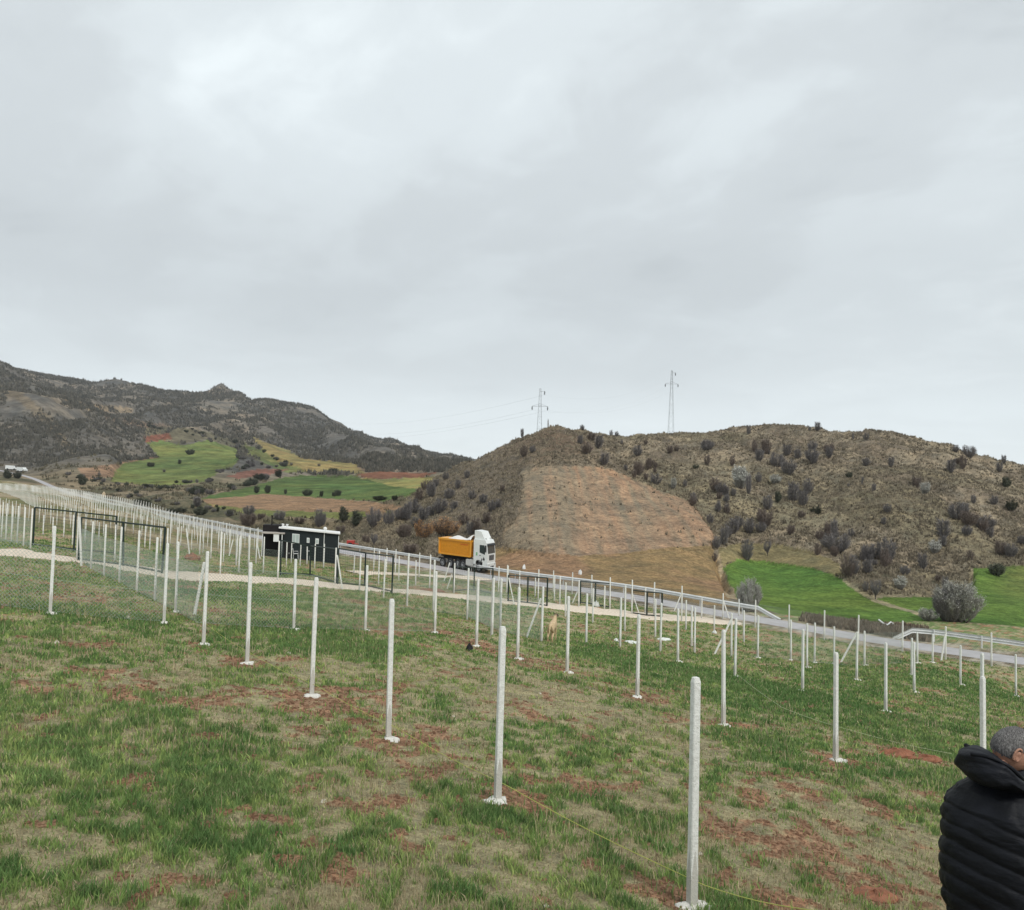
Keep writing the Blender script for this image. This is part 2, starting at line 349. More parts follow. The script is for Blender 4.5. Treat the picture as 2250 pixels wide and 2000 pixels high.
# ------------------------------------------------------------ materials
def mat(name, col, rough=.8, var=.12, scale=8, bump=.0, bscale=20, metal=0, spec=.3, col2=None, coords='Object', emis=None):
    m = bpy.data.materials.new(name); m.use_nodes = True; t = NT(m.node_tree); bs = m.node_tree.nodes['Principled BSDF']
    tc = t.n('ShaderNodeTexCoord'); n = t.noise(tc.outputs[coords], scale, 5, .6)
    c2 = col2 if col2 else tuple(c*(1-var*2) for c in col)
    r = t.ramp(n, [(.3, c2), (.65, col)]); t.l(r, bs.inputs['Base Color'])
    bs.inputs['Roughness'].default_value = rough; bs.inputs['Metallic'].default_value = metal; bs.inputs['Specular IOR Level'].default_value = spec
    if bump:
        b = t.n('ShaderNodeBump'); b.inputs['Strength'].default_value = bump; b.inputs['Distance'].default_value = .02
        t.l(t.noise(tc.outputs[coords], bscale, 5, .65), b.inputs['Height']); t.l(b.outputs[0], bs.inputs['Normal'])
    return m
def land_mat(name, scales, amt=.35, bump=.5, bdist=.05, warm=(1.12, 1.0, .88), rough=.95, streak=None):
    """vertex colour times fine procedural variation in world position"""
    m = bpy.data.materials.new(name); m.use_nodes = True; t = NT(m.node_tree); bs = m.node_tree.nodes['Principled BSDF']
    at = t.n('ShaderNodeVertexColor', layer_name='Col'); ge = t.n('ShaderNodeNewGeometry')
    c = at.outputs[0]
    for i, s in enumerate(scales):
        n = t.noise(ge.outputs['Position'], s, 5, .62)
        lo, hi = 1-amt, 1+amt
        r = t.ramp(n, [(.34, (lo*warm[2], lo, lo*warm[0])), (.66, (hi*warm[0], hi, hi*warm[2]))]) if i == 0 else t.ramp(n, [(.36, (lo,)*3), (.62, (hi,)*3)])
        x = t.n('ShaderNodeVectorMath', operation='MULTIPLY'); t.l(c, x.inputs[0]); t.l(r, x.inputs[1]); c = x.outputs[0]
    t.l(c, bs.inputs['Base Color']); bs.inputs['Roughness'].default_value = rough; bs.inputs['Specular IOR Level'].default_value = .1
    b = t.n('ShaderNodeBump'); b.inputs['Strength'].default_value = bump; b.inputs['Distance'].default_value = bdist
    t.l(t.noise(ge.outputs['Position'], scales[-1]*1.3, 6, .7), b.inputs['Height']); t.l(b.outputs[0], bs.inputs['Normal'])
    return m
def vcol_mat(name, rough=.9, spec=.15, trans=0):
    m = bpy.data.materials.new(name); m.use_nodes = True; t = NT(m.node_tree); bs = m.node_tree.nodes['Principled BSDF']
    at = t.n('ShaderNodeVertexColor', layer_name='Col'); ge = t.n('ShaderNodeNewGeometry')
    r = t.ramp(t.noise(ge.outputs['Position'], 3.0, 3), [(.3, (.8,)*3), (.7, (1.15,)*3)])
    x = t.n('ShaderNodeVectorMath', operation='MULTIPLY'); t.l(at.outputs[0], x.inputs[0]); t.l(r, x.inputs[1]); t.l(x.outputs[0], bs.inputs['Base Color'])
    bs.inputs['Roughness'].default_value = rough; bs.inputs['Specular IOR Level'].default_value = spec
    if trans:
        tr = t.n('ShaderNodeBsdfTranslucent'); t.l(x.outputs[0], tr.inputs[0]); mx = t.n('ShaderNodeMixShader'); mx.inputs[0].default_value = trans
        t.l(bs.outputs[0], mx.inputs[1]); t.l(tr.outputs[0], mx.inputs[2]); t.l(mx.outputs[0], m.node_tree.nodes['Material Output'].inputs[0])
    return m
M = {}
M['ground'] = land_mat('grassy_soil', (2.2, 9, 40), .24, .9, .04, warm=(1.03, 1, .97))
M['hill'] = land_mat('hill_soil', (.35, 1.6, 4.5), .24, .9, .30, warm=(1.05, 1, .95))
M['mount'] = land_mat('mountain_scrub', (.012, .07, .2), .24, .8, 3.0, warm=(1.06, 1, .94))
M['blade'] = vcol_mat('grass_blades', .85, .15, .35)
M['post'] = mat('white_painted_concrete', (.84, .84, .80), .8, .0, 26, .7, 70, col2=(.66, .655, .61))
M['postlow'] = mat('grey_face_shade', (.56, .54, .49), .9, .08, 30, .6, 60)  # shading of the lower post faces, put in as a grey colour
M['foot'] = mat('spilled_white_concrete', (.74, .72, .66), .9, .12, 25, .8, 40)
M['wire'] = mat('galvanised_wire', (.40, .46, .41), .5, .1, 5, metal=.3)
M['gate'] = mat('dark_green_paint', (.018, .032, .028), .45, .1, 10)
M['rail'] = mat('galvanised_steel', (.68, .69, .68), .5, .08, 2, .2, 8, metal=.15, spec=.4)
M['asphalt'] = mat('worn_asphalt', (.42, .405, .41), .9, .10, 1.5, .3, 30)
M['paint'] = mat('road_paint', (.7, .7, .68), .7, .1, 3)
M['gravel'] = mat('pale_gravel', (.74, .65, .53), .95, .0, 7, 1.0, 24, col2=(.50, .40, .31))
M['bark'] = mat('grey_bark', (.13, .11, .10), .95, .15, 8, .6, 20)
M['twig'] = mat('bare_twigs', (.215, .20, .195), .95, .1, 2)
M['twigb'] = mat('brown_twigs', (.205, .165, .14), .95, .1, 2)
M['twigd'] = mat('dark_evergreen_leaves', (.10, .11, .075), .9, .2, 2)
M['twigw'] = mat('blossoming_twigs', (.33, .32, .29), .95, .1, 2)
M['twigo'] = mat('rust_leaves', (.50, .28, .12), .95, .2, 2)
M['blossom'] = mat('white_blossom', (.62, .62, .56), .9, .1, 2)
# ------------------------------------------------------------ ground cover fields
def blob(px, py, rx, ry, w):            # an ellipse on the land given by its middle
    c = pt_ground(px, py); a = pt_ground(px+rx, py); b = pt_ground(px, py-ry)
    return (c[0], c[1], max(abs(a[0]-c[0]), .15), max(abs(b[1]-c[1]), .15), w)
def pt_ground(px, py):
    r = ray(px, py); D = DD[DD < 90]; h = tps(r.x*D, D); i = int(np.argmax(r.z*D < h)) or len(D)-1
    return (r.x*D[i], D[i])
GREEN = [blob(*a) for a in (
 (640, 1285, 170, 20, 1.1), (480, 1258, 90, 14, .9), (760, 1315, 60, 14, .9), (470, 1190, 120, 14, .8), (560, 1205, 150, 12, .8),
 (1240, 1318, 110, 9, .8), (1400, 1350, 110, 12, .85), (1540, 1378, 90, 16, .9), (1180, 1292, 60, 7, .7), (1700, 1420, 180, 40, .45), (1930, 1370, 150, 22, .8), (1620, 1345, 90, 9, .5),
 (450, 1590, 140, 70, .7), (420, 1480, 90, 25, .5), (600, 1740, 110, 40, .6), (860, 1790, 120, 30, .6), (440, 1700, 60, 40, .5), (1580, 1480, 120, 40, .4), (1830, 1570, 120, 20, .5), (200, 1790, 130, 25, .5),
 (150, 1240, 200, 25, .35), (1000, 1640, 120, 25, .2), (120, 1500, 150, 60, .25), (1150, 1150, 60, 6, .5), (60, 1420, 120, 40, .3), (1850, 1480, 150, 30, .4))]
DRY = [blob(*a) for a in (
 (1000, 1390, 420, 45, .55), (700, 1460, 220, 40, .45), (1180, 1420, 180, 40, .5), (600, 1510, 160, 30, .35), (820, 1275, 120, 20, .4), (930, 1310, 160, 18, .4), (260, 1200, 120, 20, .25),
 (250, 1500, 80, 30, .4), (60, 1680, 120, 40, .3), (900, 1700, 200, 50, .25), (1350, 1290, 120, 14, .2), (1500, 1330, 80, 10, .35), (1650, 1600, 120, 30, .3), (1750, 1700, 140, 80, .5), (220, 1760, 120, 20, .2), (800, 1560, 180, 40, .35))]
SOIL = [blob(*a) for a in (
 (1740, 1760, 190, 75, .85), (1790, 1640, 120, 30, .65), (1800, 1500, 60, 14, .6), (1860, 1515, 50, 8, .55), (1600, 1590, 60, 16, .4), (580, 1725, 45, 14, .6), (620, 1605, 45, 10, .5), (420, 1468, 45, 12, .5), (560, 1320, 40, 8, .35),
 (300, 1650, 70, 18, .35), (240, 1710, 90, 20, .3), (470, 1790, 30, 10, .45), (830, 1600, 50, 25, .4), (1000, 1610, 60, 26, .3), (1080, 1490, 60, 8, .3), (1130, 1340, 70, 6, .25), (780, 1490, 50, 20, .3), (1330, 1800, 80, 30, .5), (1430, 1650, 60, 20, .3),
 (900, 1480, 90, 14, .2), (690, 1400, 60, 14, .3), (860, 1178, 60, 6, .6), (240, 1150, 60, 6, .5), (380, 1175, 60, 8, .5), (1640, 1265, 200, 8, .4), (1180, 1600, 120, 20, .2), (1280, 1560, 70, 16, .2), (1500, 1620, 60, 16, .35), (1880, 1600, 80, 16, .35))]
BASES = []                               # disturbed soil round each post foot (x, y, r)
def acc(X, Y, L):
    r = np.zeros(len(X))
    wx = (fbm(X/.9, Y/.9, 3, 91)-.5); wy = (fbm(X/.9, Y/.9, 3, 92)-.5)
    for cx, cy, rx, ry, w_ in L:
        q = ((X-cx)/rx+wx*1.1)**2+((Y-cy)/ry+wy*1.1)**2
        r += w_*np.exp(-q*1.1)
    return r
def cover(X, Y):
    """greenness 0..1 (0 straw), bare soil 0..1, big clump height factor"""
    n1_ = fbm(X/2.6, Y/3.2, 4, 1); n2_ = fbm(X/.55, Y/.7, 3, 2); n3_ = fbm(X/.16, Y/.2, 2, 4)
    g = .58+(n1_-.5)*.8+(n2_-.5)*1.3+(n3_-.5)*2.2+.95*acc(X, Y, GREEN)-.62*acc(X, Y, DRY)
    b = -.26+(fbm(X/1.1, Y/1.3, 4, 21)-.5)*1.9+(n3_-.5)*1.9+(fbm(X/.4, Y/.5, 2, 24)-.5)*1.6+acc(X, Y, SOIL)-.55*acc(X, Y, GREEN)
    for x, y, r in BASES:
        m = (np.abs(X-x) < 2.5) & (np.abs(Y-y) < 2.5)
        if m.any():
            q = ((X[m]-x)**2+(Y[m]-y)**2)/(r*r); b[m] += 1.0*np.exp(-q)*(.5+n3_[m])
    return np.clip(g, 0, 1), ss(.12, .42, b), n1_
def near_col(X, Y, Z):
    g, b, n = cover(X, Y)
    G = np.array((.14, .195, .072)); D = np.array((.32, .285, .17)); S = np.array((.28, .14, .08))
    S2 = np.array((.36, .23, .145))
    sn = fbm(X/.5, Y/.5, 3, 61)[:, None]
    c = D+(G-D)*ss(.3, .75, g)[:, None]
    s = S+(S2-S)*sn
    c = c+(s-c)*b[:, None]
    # far plots: strips of pale tracks and bare earth between the rows of posts on the left
    px, py = proj(X, Y, Z)
    m = ss(46, 60, Y)*ss(560, 380, px)
    sline = .62*X+.79*Y*0+(.79*Y-.62*X)*0
    st = np.sin((.66*X+.75*Y)*.42+(fbm(X/9, Y/9, 2, 8)-.5)*2.5)
    tc_ = np.where((st > .55)[:, None], np.array((.40, .32, .23)), np.where((st < -.5)[:, None], np.array((.15, .15, .07)), np.array((.24, .19, .115))))
    c = c+(tc_-c)*(m*.6)[:, None]
    d, rz, sd_ = polydist(X, Y, RD)
    sh = (1-ss(RW/2+.5, RW/2+2.2, d+(fbm(X/.8, Y/.8, 3, 44)-.5)*2.6))
    sc_ = np.array((.15, .115, .08))+(np.array((.44, .39, .32))-np.array((.15, .115, .08)))*ss(.35, .65, fbm(X/.45, Y/.6, 3, 45))[:, None]
    return c+(sc_-c)*(sh*.9)[:, None]
def land_col(X, Y, Z):
    px, py = proj(X, Y, Z)
    n = fbm(X/6, Y/8, 4, 71)[:, None]; n2_ = fbm(X/1.4, Y/2.0, 3, 72)[:, None]
    base = np.array((.30, .25, .178))+(np.array((.17, .14, .105))-np.array((.30, .25, .178)))*ss(.35, .68, .55*n+.45*n2_)
    gr = np.array((.17, .165, .085)); base = base+(gr-base)*(.35*ss(.45, .7, fbm(X/19, Y/19, 3, 73)))[:, None]
    # steep left flank: darker brush
    fl = (ss(1075, 1030, px)*ss(780, 830, px)*ss(1100, 1060, py))[:, None]*ss(85, 95, Y)[:, None]*ss(260, 200, Y)[:, None]
    base = base+(np.array((.13, .11, .085))-base)*fl*.75
    cone = (np.exp(-((px-1110)/90)**2-((py-885)/45)**2)*ss(115, 125, Y))[:, None]
    base = base+(np.array((.13, .095, .068))-base)*cone*.85
    # valley floor
    vf = (ss(900, 820, px)*ss(105, 120, Y)*ss(420, 300, Y))[:, None]
    vc = np.array((.22, .18, .12))+(np.array((.11, .105, .065))-np.array((.22, .18, .12)))*ss(.4, .62, fbm(X/9, Y/22, 4, 74))[:, None]
    base = base+(vc-base)*vf
    mt = ss(300, 430, Y)[:, None]*ss(960, 935, py)[:, None]
    mn = fbm(X/60, Y/90, 5, 75)[:, None]; mn2 = fbm(X/9, Y/16, 3, 76)[:, None]
    mc = np.array((.13, .122, .108))+(np.array((.22, .185, .14))-np.array((.115, .108, .095)))*ss(.45, .70, .6*mn+.4*mn2)
    base = base+(mc-base)*mt
    wx = (fbm(X/3, Y/4, 3, 81)-.5); wy = (fbm(X/3+9, Y/4, 3, 82)-.5)
    amp = np.where(Y > 180, 5, 7)
    qx, qy = px+wx*amp*2, py+wy*amp
    for nm, a, b_, poly, c in REG:
        x0, x1 = min(p[0] for p in poly)-9, max(p[0] for p in poly)+9
        s = (Y > a) & (Y < b_) & (px > x0) & (px < x1)
        if not s.any(): continue
        k = np.zeros(len(X), bool); k[s] = pip(qx[s], qy[s], poly)
        cc = np.array(c)[None]*np.ones((k.sum(), 1)); nn = fbm(X[k]/5, Y[k]/7, 4, 83)[:, None]; nf = fbm(X[k]/.9, Y[k]/1.5, 3, 84)[:, None]
        if nm == 'scr':
            fine = fbm((px[k]-.25*py[k])/7, py[k]/60, 3, 85)[:, None]
            gx = ss(1180, 1060, px[k])[:, None]
            cc = np.array((.36, .235, .15))+(np.array((.265, .215, .15))-np.array((.36, .235, .15)))*np.clip(.30+.7*(nn-.4)*1.3+gx*.6+(fbm(X[k]/.8, Y[k]/26, 3, 85)[:, None]-.5)*1.9, 0, 1)
        elif nm == 'bf':
            furrow = np.sin((X[k]*.35+Y[k])*2.0+nn[:, 0]*5)[:, None]
            cc = np.array((.29, .185, .11))+(np.array((.275, .195, .10))-np.array((.29, .185, .11)))*ss(.3, .6, nn)*(1+furrow*.09)
        elif nm in ('gf', 'gr', 'yg', 'gs'):
            cc = cc*(.78+.5*nn)*(.86+.28*nf)*(1+.07*np.sin((X[k]*.8+Y[k]*(.45 if nm == 'gr' else .1))*(1.9 if nm == 'gr' else .5)+nn[:, 0]*4))[:, None]; cc[:, 0] *= (.85+.5*fbm(X[k]/14, Y[k]/14, 3, 86))
            if nm == 'gr':
                y_ = (ss(1960, 2044, px[k])*ss(1230, 1150, py[k]))[:, None]*.6; cc = cc+(np.array((.19, .20, .07))-cc)*y_
        else: cc = cc*(.75+.5*nn)*(.85+.3*nf)
        base[k] = cc
    d, rz, sd_ = polydist(X, Y, RD)
    sh = (1-ss(RW/2+.4, RW/2+1.4, d+(fbm(X, Y, 3, 44)-.5)*1.6))*ss(400, 250, Y)
    base = base+(np.array((.27, .22, .165))-base)*(sh*.85)[:, None]
    # brushy bank between the green field and the road on the right
    bk = (ss(1590, 1620, px)*ss(1860, 1800, px)*ss(RW/2+6.5, RW/2+4.5, d+(fbm(X/1.5, Y/1.5, 2, 46)-.5)*2)*(sd_ < 0))[:, None]
    return base+(np.array((.20, .16, .12))-base)*bk*.9
def grid_land(name, us, ds, colf, m, label_kind='structure'):
    UU, DDg = np.meshgrid(us, ds); X = (UU*DDg).ravel(); Y = DDg.ravel(); Z = H(X, Y)
    C = np.empty((len(X), 3))
    for i in range(0, len(X), 60000): C[i:i+60000] = colf(X[i:i+60000], Y[i:i+60000], Z[i:i+60000])
    nc, nr = len(us), len(ds); idx = np.arange(nc*nr).reshape(nr, nc)
    F = np.stack([idx[:-1, :-1].ravel(), idx[:-1, 1:].ravel(), idx[1:, 1:].ravel(), idx[1:, :-1].ravel()], 1)
    V = np.stack([X, Y, Z], 1)
    # skirt below the far edge closes the seam with the next sheet
    sk = V[idx[-1]].copy(); sk[:, 2] -= .6; sk[:, 1] += .02; b = len(V)
    V = np.concatenate([V, sk]); C = np.concatenate([C, C[idx[-1]]])
    k = np.arange(nc-1); F = np.concatenate([F, np.stack([idx[-1][:-1], idx[-1][1:], b+k+1, b+k], 1)])
    o = np_mesh(name, V, F, m, attrs=np.clip(C, .004, .8)); tag(o, kind='structure'); return o
def geo(a, b, step): return np.exp(np.linspace(math.log(a), math.log(b), int(math.log(b/a)/step)+2))
NBL = 600000
# ============================================================ LAND
def row_bases():                          # feet of the nearest posts: turned red soil round them
    for px, py in ((1381, 1812), (993, 1600), (775, 1476), (622, 1390), (493, 1325), (1668, 1519), (1444, 1449), (1272, 1392), (1132, 1343), (1033, 1316), (951, 1290), (868, 1263), (728, 1259)):
        c = pt_ground(px, py); BASES.append((c[0]+.05, c[1]-.1, .30+.02*c[1]))
row_bases()
grid_land('ground', np.linspace(-1.0, 1.0, 620), np.concatenate([geo(.8, 4.5, .05)[:-1], geo(4.5, 58, .008)]), near_col, M['ground'])
def both(X, Y, Z):
    a = near_col(X, Y, Z); b = land_col(X, Y, Z); d, rz, s = polydist(X, Y, RD); k = (s > 0)[:, None]
    return np.where(k, a, b)
grid_land('hillside', np.linspace(-.9, .9, 1000), geo(58, 270, .0048), both, M['hill'])
grid_land('mountains', np.linspace(-.9, .9, 1000), geo(270, 2400, .009), land_col, M['mount'])
# asphalt road, a sheet with cambered section, over the bed
def strip(name, L, hw, zoff, m, edge=0.0, n=7, step=.5, follow=True):
    P = [Vector(p) for p in L]; Q = [P[0]]
    for p in P[1:]:
        k = max(1, int((p-Q[-1]).length/step)); a = Q[-1].copy()
        for i in range(1, k+1): Q.append(a.lerp(p, i/k))
    Q = np.array([tuple(q) for q in Q]); T = np.gradient(Q[:, :2], axis=0); T /= np.linalg.norm(T, axis=1)[:, None]+1e-9
    N = np.stack([-T[:, 1], T[:, 0]], 1); V = []
    for j in range(n):
        s = (j/(n-1)*2-1)
        e = edge*(vn(np.arange(len(Q))*step*1.7, np.full(len(Q), 5.0*np.sign(s)), 3)-.5)*abs(s) if edge else 0
        o = (s*hw+np.sign(s)*e); V.append(np.stack([Q[:, 0]+N[:, 0]*o, Q[:, 1]+N[:, 1]*o], 1))
    V = np.stack(V, 1).reshape(-1, 2); 
    if follow: Z = H(V[:, 0], V[:, 1])+zoff
    else: Z = np.repeat(Q[:, 2], n)+zoff
    s = np.tile(np.linspace(-1, 1, n), len(Q)); Z = Z-np.where(np.abs(s) > .98, .10, 0)
    idx = np.arange(len(Q)*n).reshape(len(Q), n)
    F = np.stack([idx[:-1, :-1].ravel(), idx[:-1, 1:].ravel(), idx[1:, 1:].ravel(), idx[1:, :-1].ravel()], 1)
    o = np_mesh(name, np.column_stack([V, Z]), F, m); tag(o, kind='structure'); return o
strip('road', RD, RW/2, .03, M['asphalt'], follow=False)
RDN = np.array(RD); Tn = np.gradient(RDN[:, :2], axis=0); Tn /= np.linalg.norm(Tn, axis=1)[:, None]; Nn = np.stack([-Tn[:, 1], Tn[:, 0]], 1)
def offset_road(o, a=0, b=None): 
    L = RDN[a:b].copy(); L[:, :2] += Nn[a:b]*o; return L
for s in (): strip('road_edge_line', offset_road(s*(RW/2-.25), 0, 110), .05, .036, M['paint'], follow=False, n=3)
GP = [(-120, 1102), (0, 1101), (60, 1108), (165, 1120), (260, 1134), (330, 1146), (420, 1151), (500, 1156), (600, 1162), (700, 1173), (800, 1182), (900, 1190), (1000, 1200), (1100, 1210), (1180, 1219), (1250, 1226), (1330, 1233), (1400, 1238), (1440, 1239)]
GW = [cast(px, py, 25, 80) for px, py in GP]
strip('gravel_path', catmull(GW, 8), 1.75, .06, M['gravel'], edge=1.1, step=.35, n=9)
# spur of gravel between cabin and road in front of the lorry
GP2 = [(700, 1143), (800, 1146), (860, 1150), (930, 1152), (975, 1160)]
strip('gravel_track', catmull([cast(px, py, 40, 90) for px, py in GP2], 6), 1.1, .05, M['gravel'], edge=1.0, step=.4, n=7)
# ============================================================ GRASS
def blades(name, N, dmin, dmax, hmul, wmul, seed, straw=False):
    r = np.random.default_rng(seed)
    px = r.uniform(-60, 2110, N); D = np.exp(r.uniform(math.log(dmin), math.log(dmax), N)); X = (px-1022)/FP*D*1.02; Y = D
    g, b, n1_ = cover(X, Y)
    d, rz, sd_ = polydist(X, Y, RD)
    dg, _, _ = polydist(X, Y, np.array([tuple(v) for v in GW]))
    lush = np.clip(g*1.3-.2, 0, 1)
    keep = r.random(N) < np.clip((1.0-1.0*b), .10, 1)*(.42+.58*lush if not straw else np.clip(1.15-g, 0, 1))
    keep &= (d > RW/2+1.3) & (sd_ > 0) & (dg > 1.8)
    if straw: keep &= fbm(X/1.1, Y/1.1, 3, 55) > .50
    X, Y, g, n1_, b = X[keep], Y[keep], g[keep], n1_[keep], b[keep]; n = len(X)
    Z = H(X, Y)-.01
    isg = r.random(n) < np.clip((g-.08)*1.35, .25, .90)
    if straw: isg[:] = False
    hgt = hmul*r.uniform(.4, 1.3, n)*(.55+.8*np.clip(g, 0, 1))*np.where(isg, 1, .75)
    wd = wmul*np.maximum(.0035, .00068*Y)*r.uniform(.7, 1.4, n)
    az = r.uniform(0, 2*np.pi, n); la = r.uniform(0, 2*np.pi, n); ln = hgt*(r.uniform(.1, .75, n) if not straw else r.uniform(.02, .35, n))
    ln = np.where(isg, ln, ln*1.3)
    wx, wy = np.cos(az)*wd, np.sin(az)*wd; lx, ly = np.cos(la)*ln, np.sin(la)*ln
    V = np.empty((n, 5, 3))
    V[:, 0] = np.stack([X-wx, Y-wy, Z], 1); V[:, 1] = np.stack([X+wx, Y+wy, Z], 1)
    V[:, 2] = np.stack([X+wx*.75+lx*.35, Y+wy*.75+ly*.35, Z+hgt*.62], 1); V[:, 3] = np.stack([X-wx*.75+lx*.35, Y-wy*.75+ly*.35, Z+hgt*.62], 1)
    V[:, 4] = np.stack([X+lx, Y+ly, Z+hgt], 1)
    i0 = np.arange(n)*5
    T = np.concatenate([np.stack([i0, i0+1, i0+2], 1), np.stack([i0, i0+2, i0+3], 1), np.stack([i0+3, i0+2, i0+4], 1)])
    t1 = r.random((n, 1)); t2 = r.random((n, 1))
    yell = ss(.42, .62, fbm(X/1.9, Y/2.3, 3, 65))[:, None]
    cg = np.array((.16, .265, .075))+(np.array((.37, .44, .15))-np.array((.16, .265, .075)))*np.clip(.75*t1+.45*yell-.1, 0, 1)
    # deep lush clumps are bluer and darker
    cg = cg+(np.array((.075, .16, .06))-cg)*(ss(.75, 1.0, g)[:, None]*.62)
    cs = np.array((.52, .44, .28))+(np.array((.30, .24, .15))-np.array((.52, .44, .28)))*t1
    cs = cs+(np.array((.40, .25, .16))-cs)*(t2*.35*ss(.0, .35, b)[:, None])
    c = np.where(isg[:, None], cg, cs)*(.70+.6*t2)
    o = np_mesh(name, V.reshape(-1, 3), T, M['blade'], smooth=False, attrs=np.repeat(c, 5, 0)); return tag(o, kind='stuff')
tag(blades('grass', NBL, 4.6, 62, .070, 1.0, 3), 'short patchy spring grass mixed with straw covering the sloping plots', 'grass')
tag(blades('dry_stalks', NBL//9, 4.6, 40, .21, .55, 4, True), 'thin dry straw stalks standing up through the green grass', 'dry grass')
# loose clods and stones of the red soil
def clods(name, N, seed, cols, size, test, mname):
    r = np.random.default_rng(seed); px = r.uniform(-40, 2090, N); D = np.exp(r.uniform(math.log(5), math.log(42), N)); X = (px-1022)/FP*D; Y = D
    g, b, _ = cover(X, Y); k = test(g, b, r.random(N)); X, Y = X[k], Y[k]; n = len(X); Z = H(X, Y)
    s = size*r.uniform(.4, 1.6, n)**1.5*(.6+.04*Y)
    base = np.array([(1, 0, 0), (0, 1, 0), (-1, 0, 0), (0, -1, 0), (0, 0, .8), (0, 0, -.6)], float)
    V = base[None]*r.uniform(.6, 1.3, (n, 6, 3)); a = r.uniform(0, 6.28, n); ca, sa = np.cos(a)[:, None], np.sin(a)[:, None]
    x = V[..., 0]*ca-V[..., 1]*sa; y = V[..., 0]*sa+V[..., 1]*ca
    V = np.stack([x*s[:, None]+X[:, None], y*s[:, None]+Y[:, None], V[..., 2]*s[:, None]*.7+Z[:, None]+s[:, None]*.25], 2)
    f = np.array([(0, 1, 4), (1, 2, 4), (2, 3, 4), (3, 0, 4), (1, 0, 5), (2, 1, 5), (3, 2, 5), (0, 3, 5)])
    F = (np.arange(n)*6)[:, None, None]+f[None]
    c = np.array(cols[0])+(np.array(cols[1])-np.array(cols[0]))*r.random((n, 1))
    return tag(np_mesh(name, V.reshape(-1, 3), F.reshape(-1, 3), M['blade'], smooth=False, attrs=np.repeat(c, 6, 0)), kind='stuff')
tag(clods('soil_clods', 110000, 5, ((.19, .10, .06), (.37, .24, .15)), .017, lambda g, b, r: (b > .25) & (r < b*1.1), 0), 'small clods of turned red-brown soil between the grass', 'soil clods')
# ============================================================ POSTS, FENCES, GATES, RAILS
def post_mesh(seed):
    r = random.Random(seed); mb = MB(); a = .0335; c = .0075
    def sq(z, k=1.0, cc=0.0):
        h = a*k; return [Vector(p) for p in ((-h+cc, -h, z), (h-cc, -h, z), (h, -h+cc, z), (h, h-cc, z), (h-cc, h, z), (-h+cc, h, z), (-h, h-cc, z), (-h, -h+cc, z))]
    e = .0008; R = [sq(-.12, 1, e), sq(.26+r.uniform(-.04, .04), 1, e), sq(.42+r.uniform(-.04, .06), .98, c), sq(1.0, .97, c), sq(1.55, .965, c), sq(1.765, .96, c), sq(1.80, .70, c*.7)]
    mb.rings(R)
    # the flat faces end low down in a grey wedge that paints in their shading
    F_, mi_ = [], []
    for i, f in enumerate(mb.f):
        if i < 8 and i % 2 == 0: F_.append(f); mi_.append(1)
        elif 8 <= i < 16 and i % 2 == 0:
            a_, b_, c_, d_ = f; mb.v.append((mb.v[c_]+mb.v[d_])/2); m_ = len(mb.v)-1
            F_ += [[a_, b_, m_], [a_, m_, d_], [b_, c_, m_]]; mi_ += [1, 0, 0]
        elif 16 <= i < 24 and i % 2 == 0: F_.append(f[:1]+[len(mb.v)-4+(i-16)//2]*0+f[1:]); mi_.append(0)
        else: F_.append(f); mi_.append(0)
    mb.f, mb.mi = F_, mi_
    return mb
pm = []
for s in range(3):
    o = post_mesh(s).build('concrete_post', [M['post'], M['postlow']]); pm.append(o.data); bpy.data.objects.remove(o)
def foot_mesh(seed):
    r = random.Random(seed); n = 18; rad = [.115*r.uniform(.65, 1.45) for _ in range(n)]; mb = MB(); R = []
    for k, z in ((1, -.05), (1, .018), (.72, .034), (.3, .042)): R.append([Vector((math.cos(2*math.pi*i/n)*rad[i]*k, math.sin(2*math.pi*i/n)*rad[i]*k*.9, z+(r.uniform(-.008, .008) if z > 0 else 0))) for i in range(n)])
    mb.rings(R); return mb
fm = []
for s in range(5):
    o = foot_mesh(s).build('footing', M['foot'], smooth=True); fm.append(o.data); bpy.data.objects.remove(o)
NPOST = 0
def post(px, pb, ptop, label, group, foot=False, pos=None, h=None, lean=None):
    global NPOST
    p = pos if pos is not None else cast(px, pb, 4, 260)
    if h is None: h = min(max((pb-ptop)/FP*p.y, 1.25), 2.35)
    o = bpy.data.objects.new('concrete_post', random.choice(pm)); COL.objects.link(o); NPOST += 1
    o.location = p; k = 1.0
    o.scale = (k, k, h/1.8); l = lean or (random.gauss(0, .006), random.gauss(0, .006))
    o.rotation_euler = (l[0], l[1], math.radians(28)+random.uniform(-.12, .12))
    tag(o, label, 'post', group)
    if foot:
        f = bpy.data.objects.new('footing', random.choice(fm)); COL.objects.link(f); f.parent = o
        f.scale = (1.0, 1.0, 1.8/h); f.rotation_euler = (0, 0, random.uniform(0, 6)); f.location = (random.uniform(-.03, .03), random.uniform(-.04, .0), 0)
    return o
GA = 'front row of white concrete posts along the yellow string'
ROWA = [(1381, 1812, 1368, 'white concrete post nearest the camera, its foot at the bottom edge of the picture'),
 (993, 1600, 1260, 'second nearest white post, tall, white concrete splash and red soil at its foot'),
 (775, 1476, 1202, 'third white post from the camera in the front row with turned red soil round it'),
 (622, 1390, 1157, 'fourth post of the front row with a dark red patch of soil on its right'),
 (493, 1325, 1126, 'fifth post of the front row standing in a ring of white concrete'),
 (406, 1287, 1103, 'sixth post of the front row, standing where the yellow string starts'),
 (327, 1244, 1086, 'seventh post of the front row at the corner of the wire fence')]
for px, pb, tp_, lb in ROWA: post(px, pb, tp_, lb, GA, True)
GB = 'second row of white concrete posts'
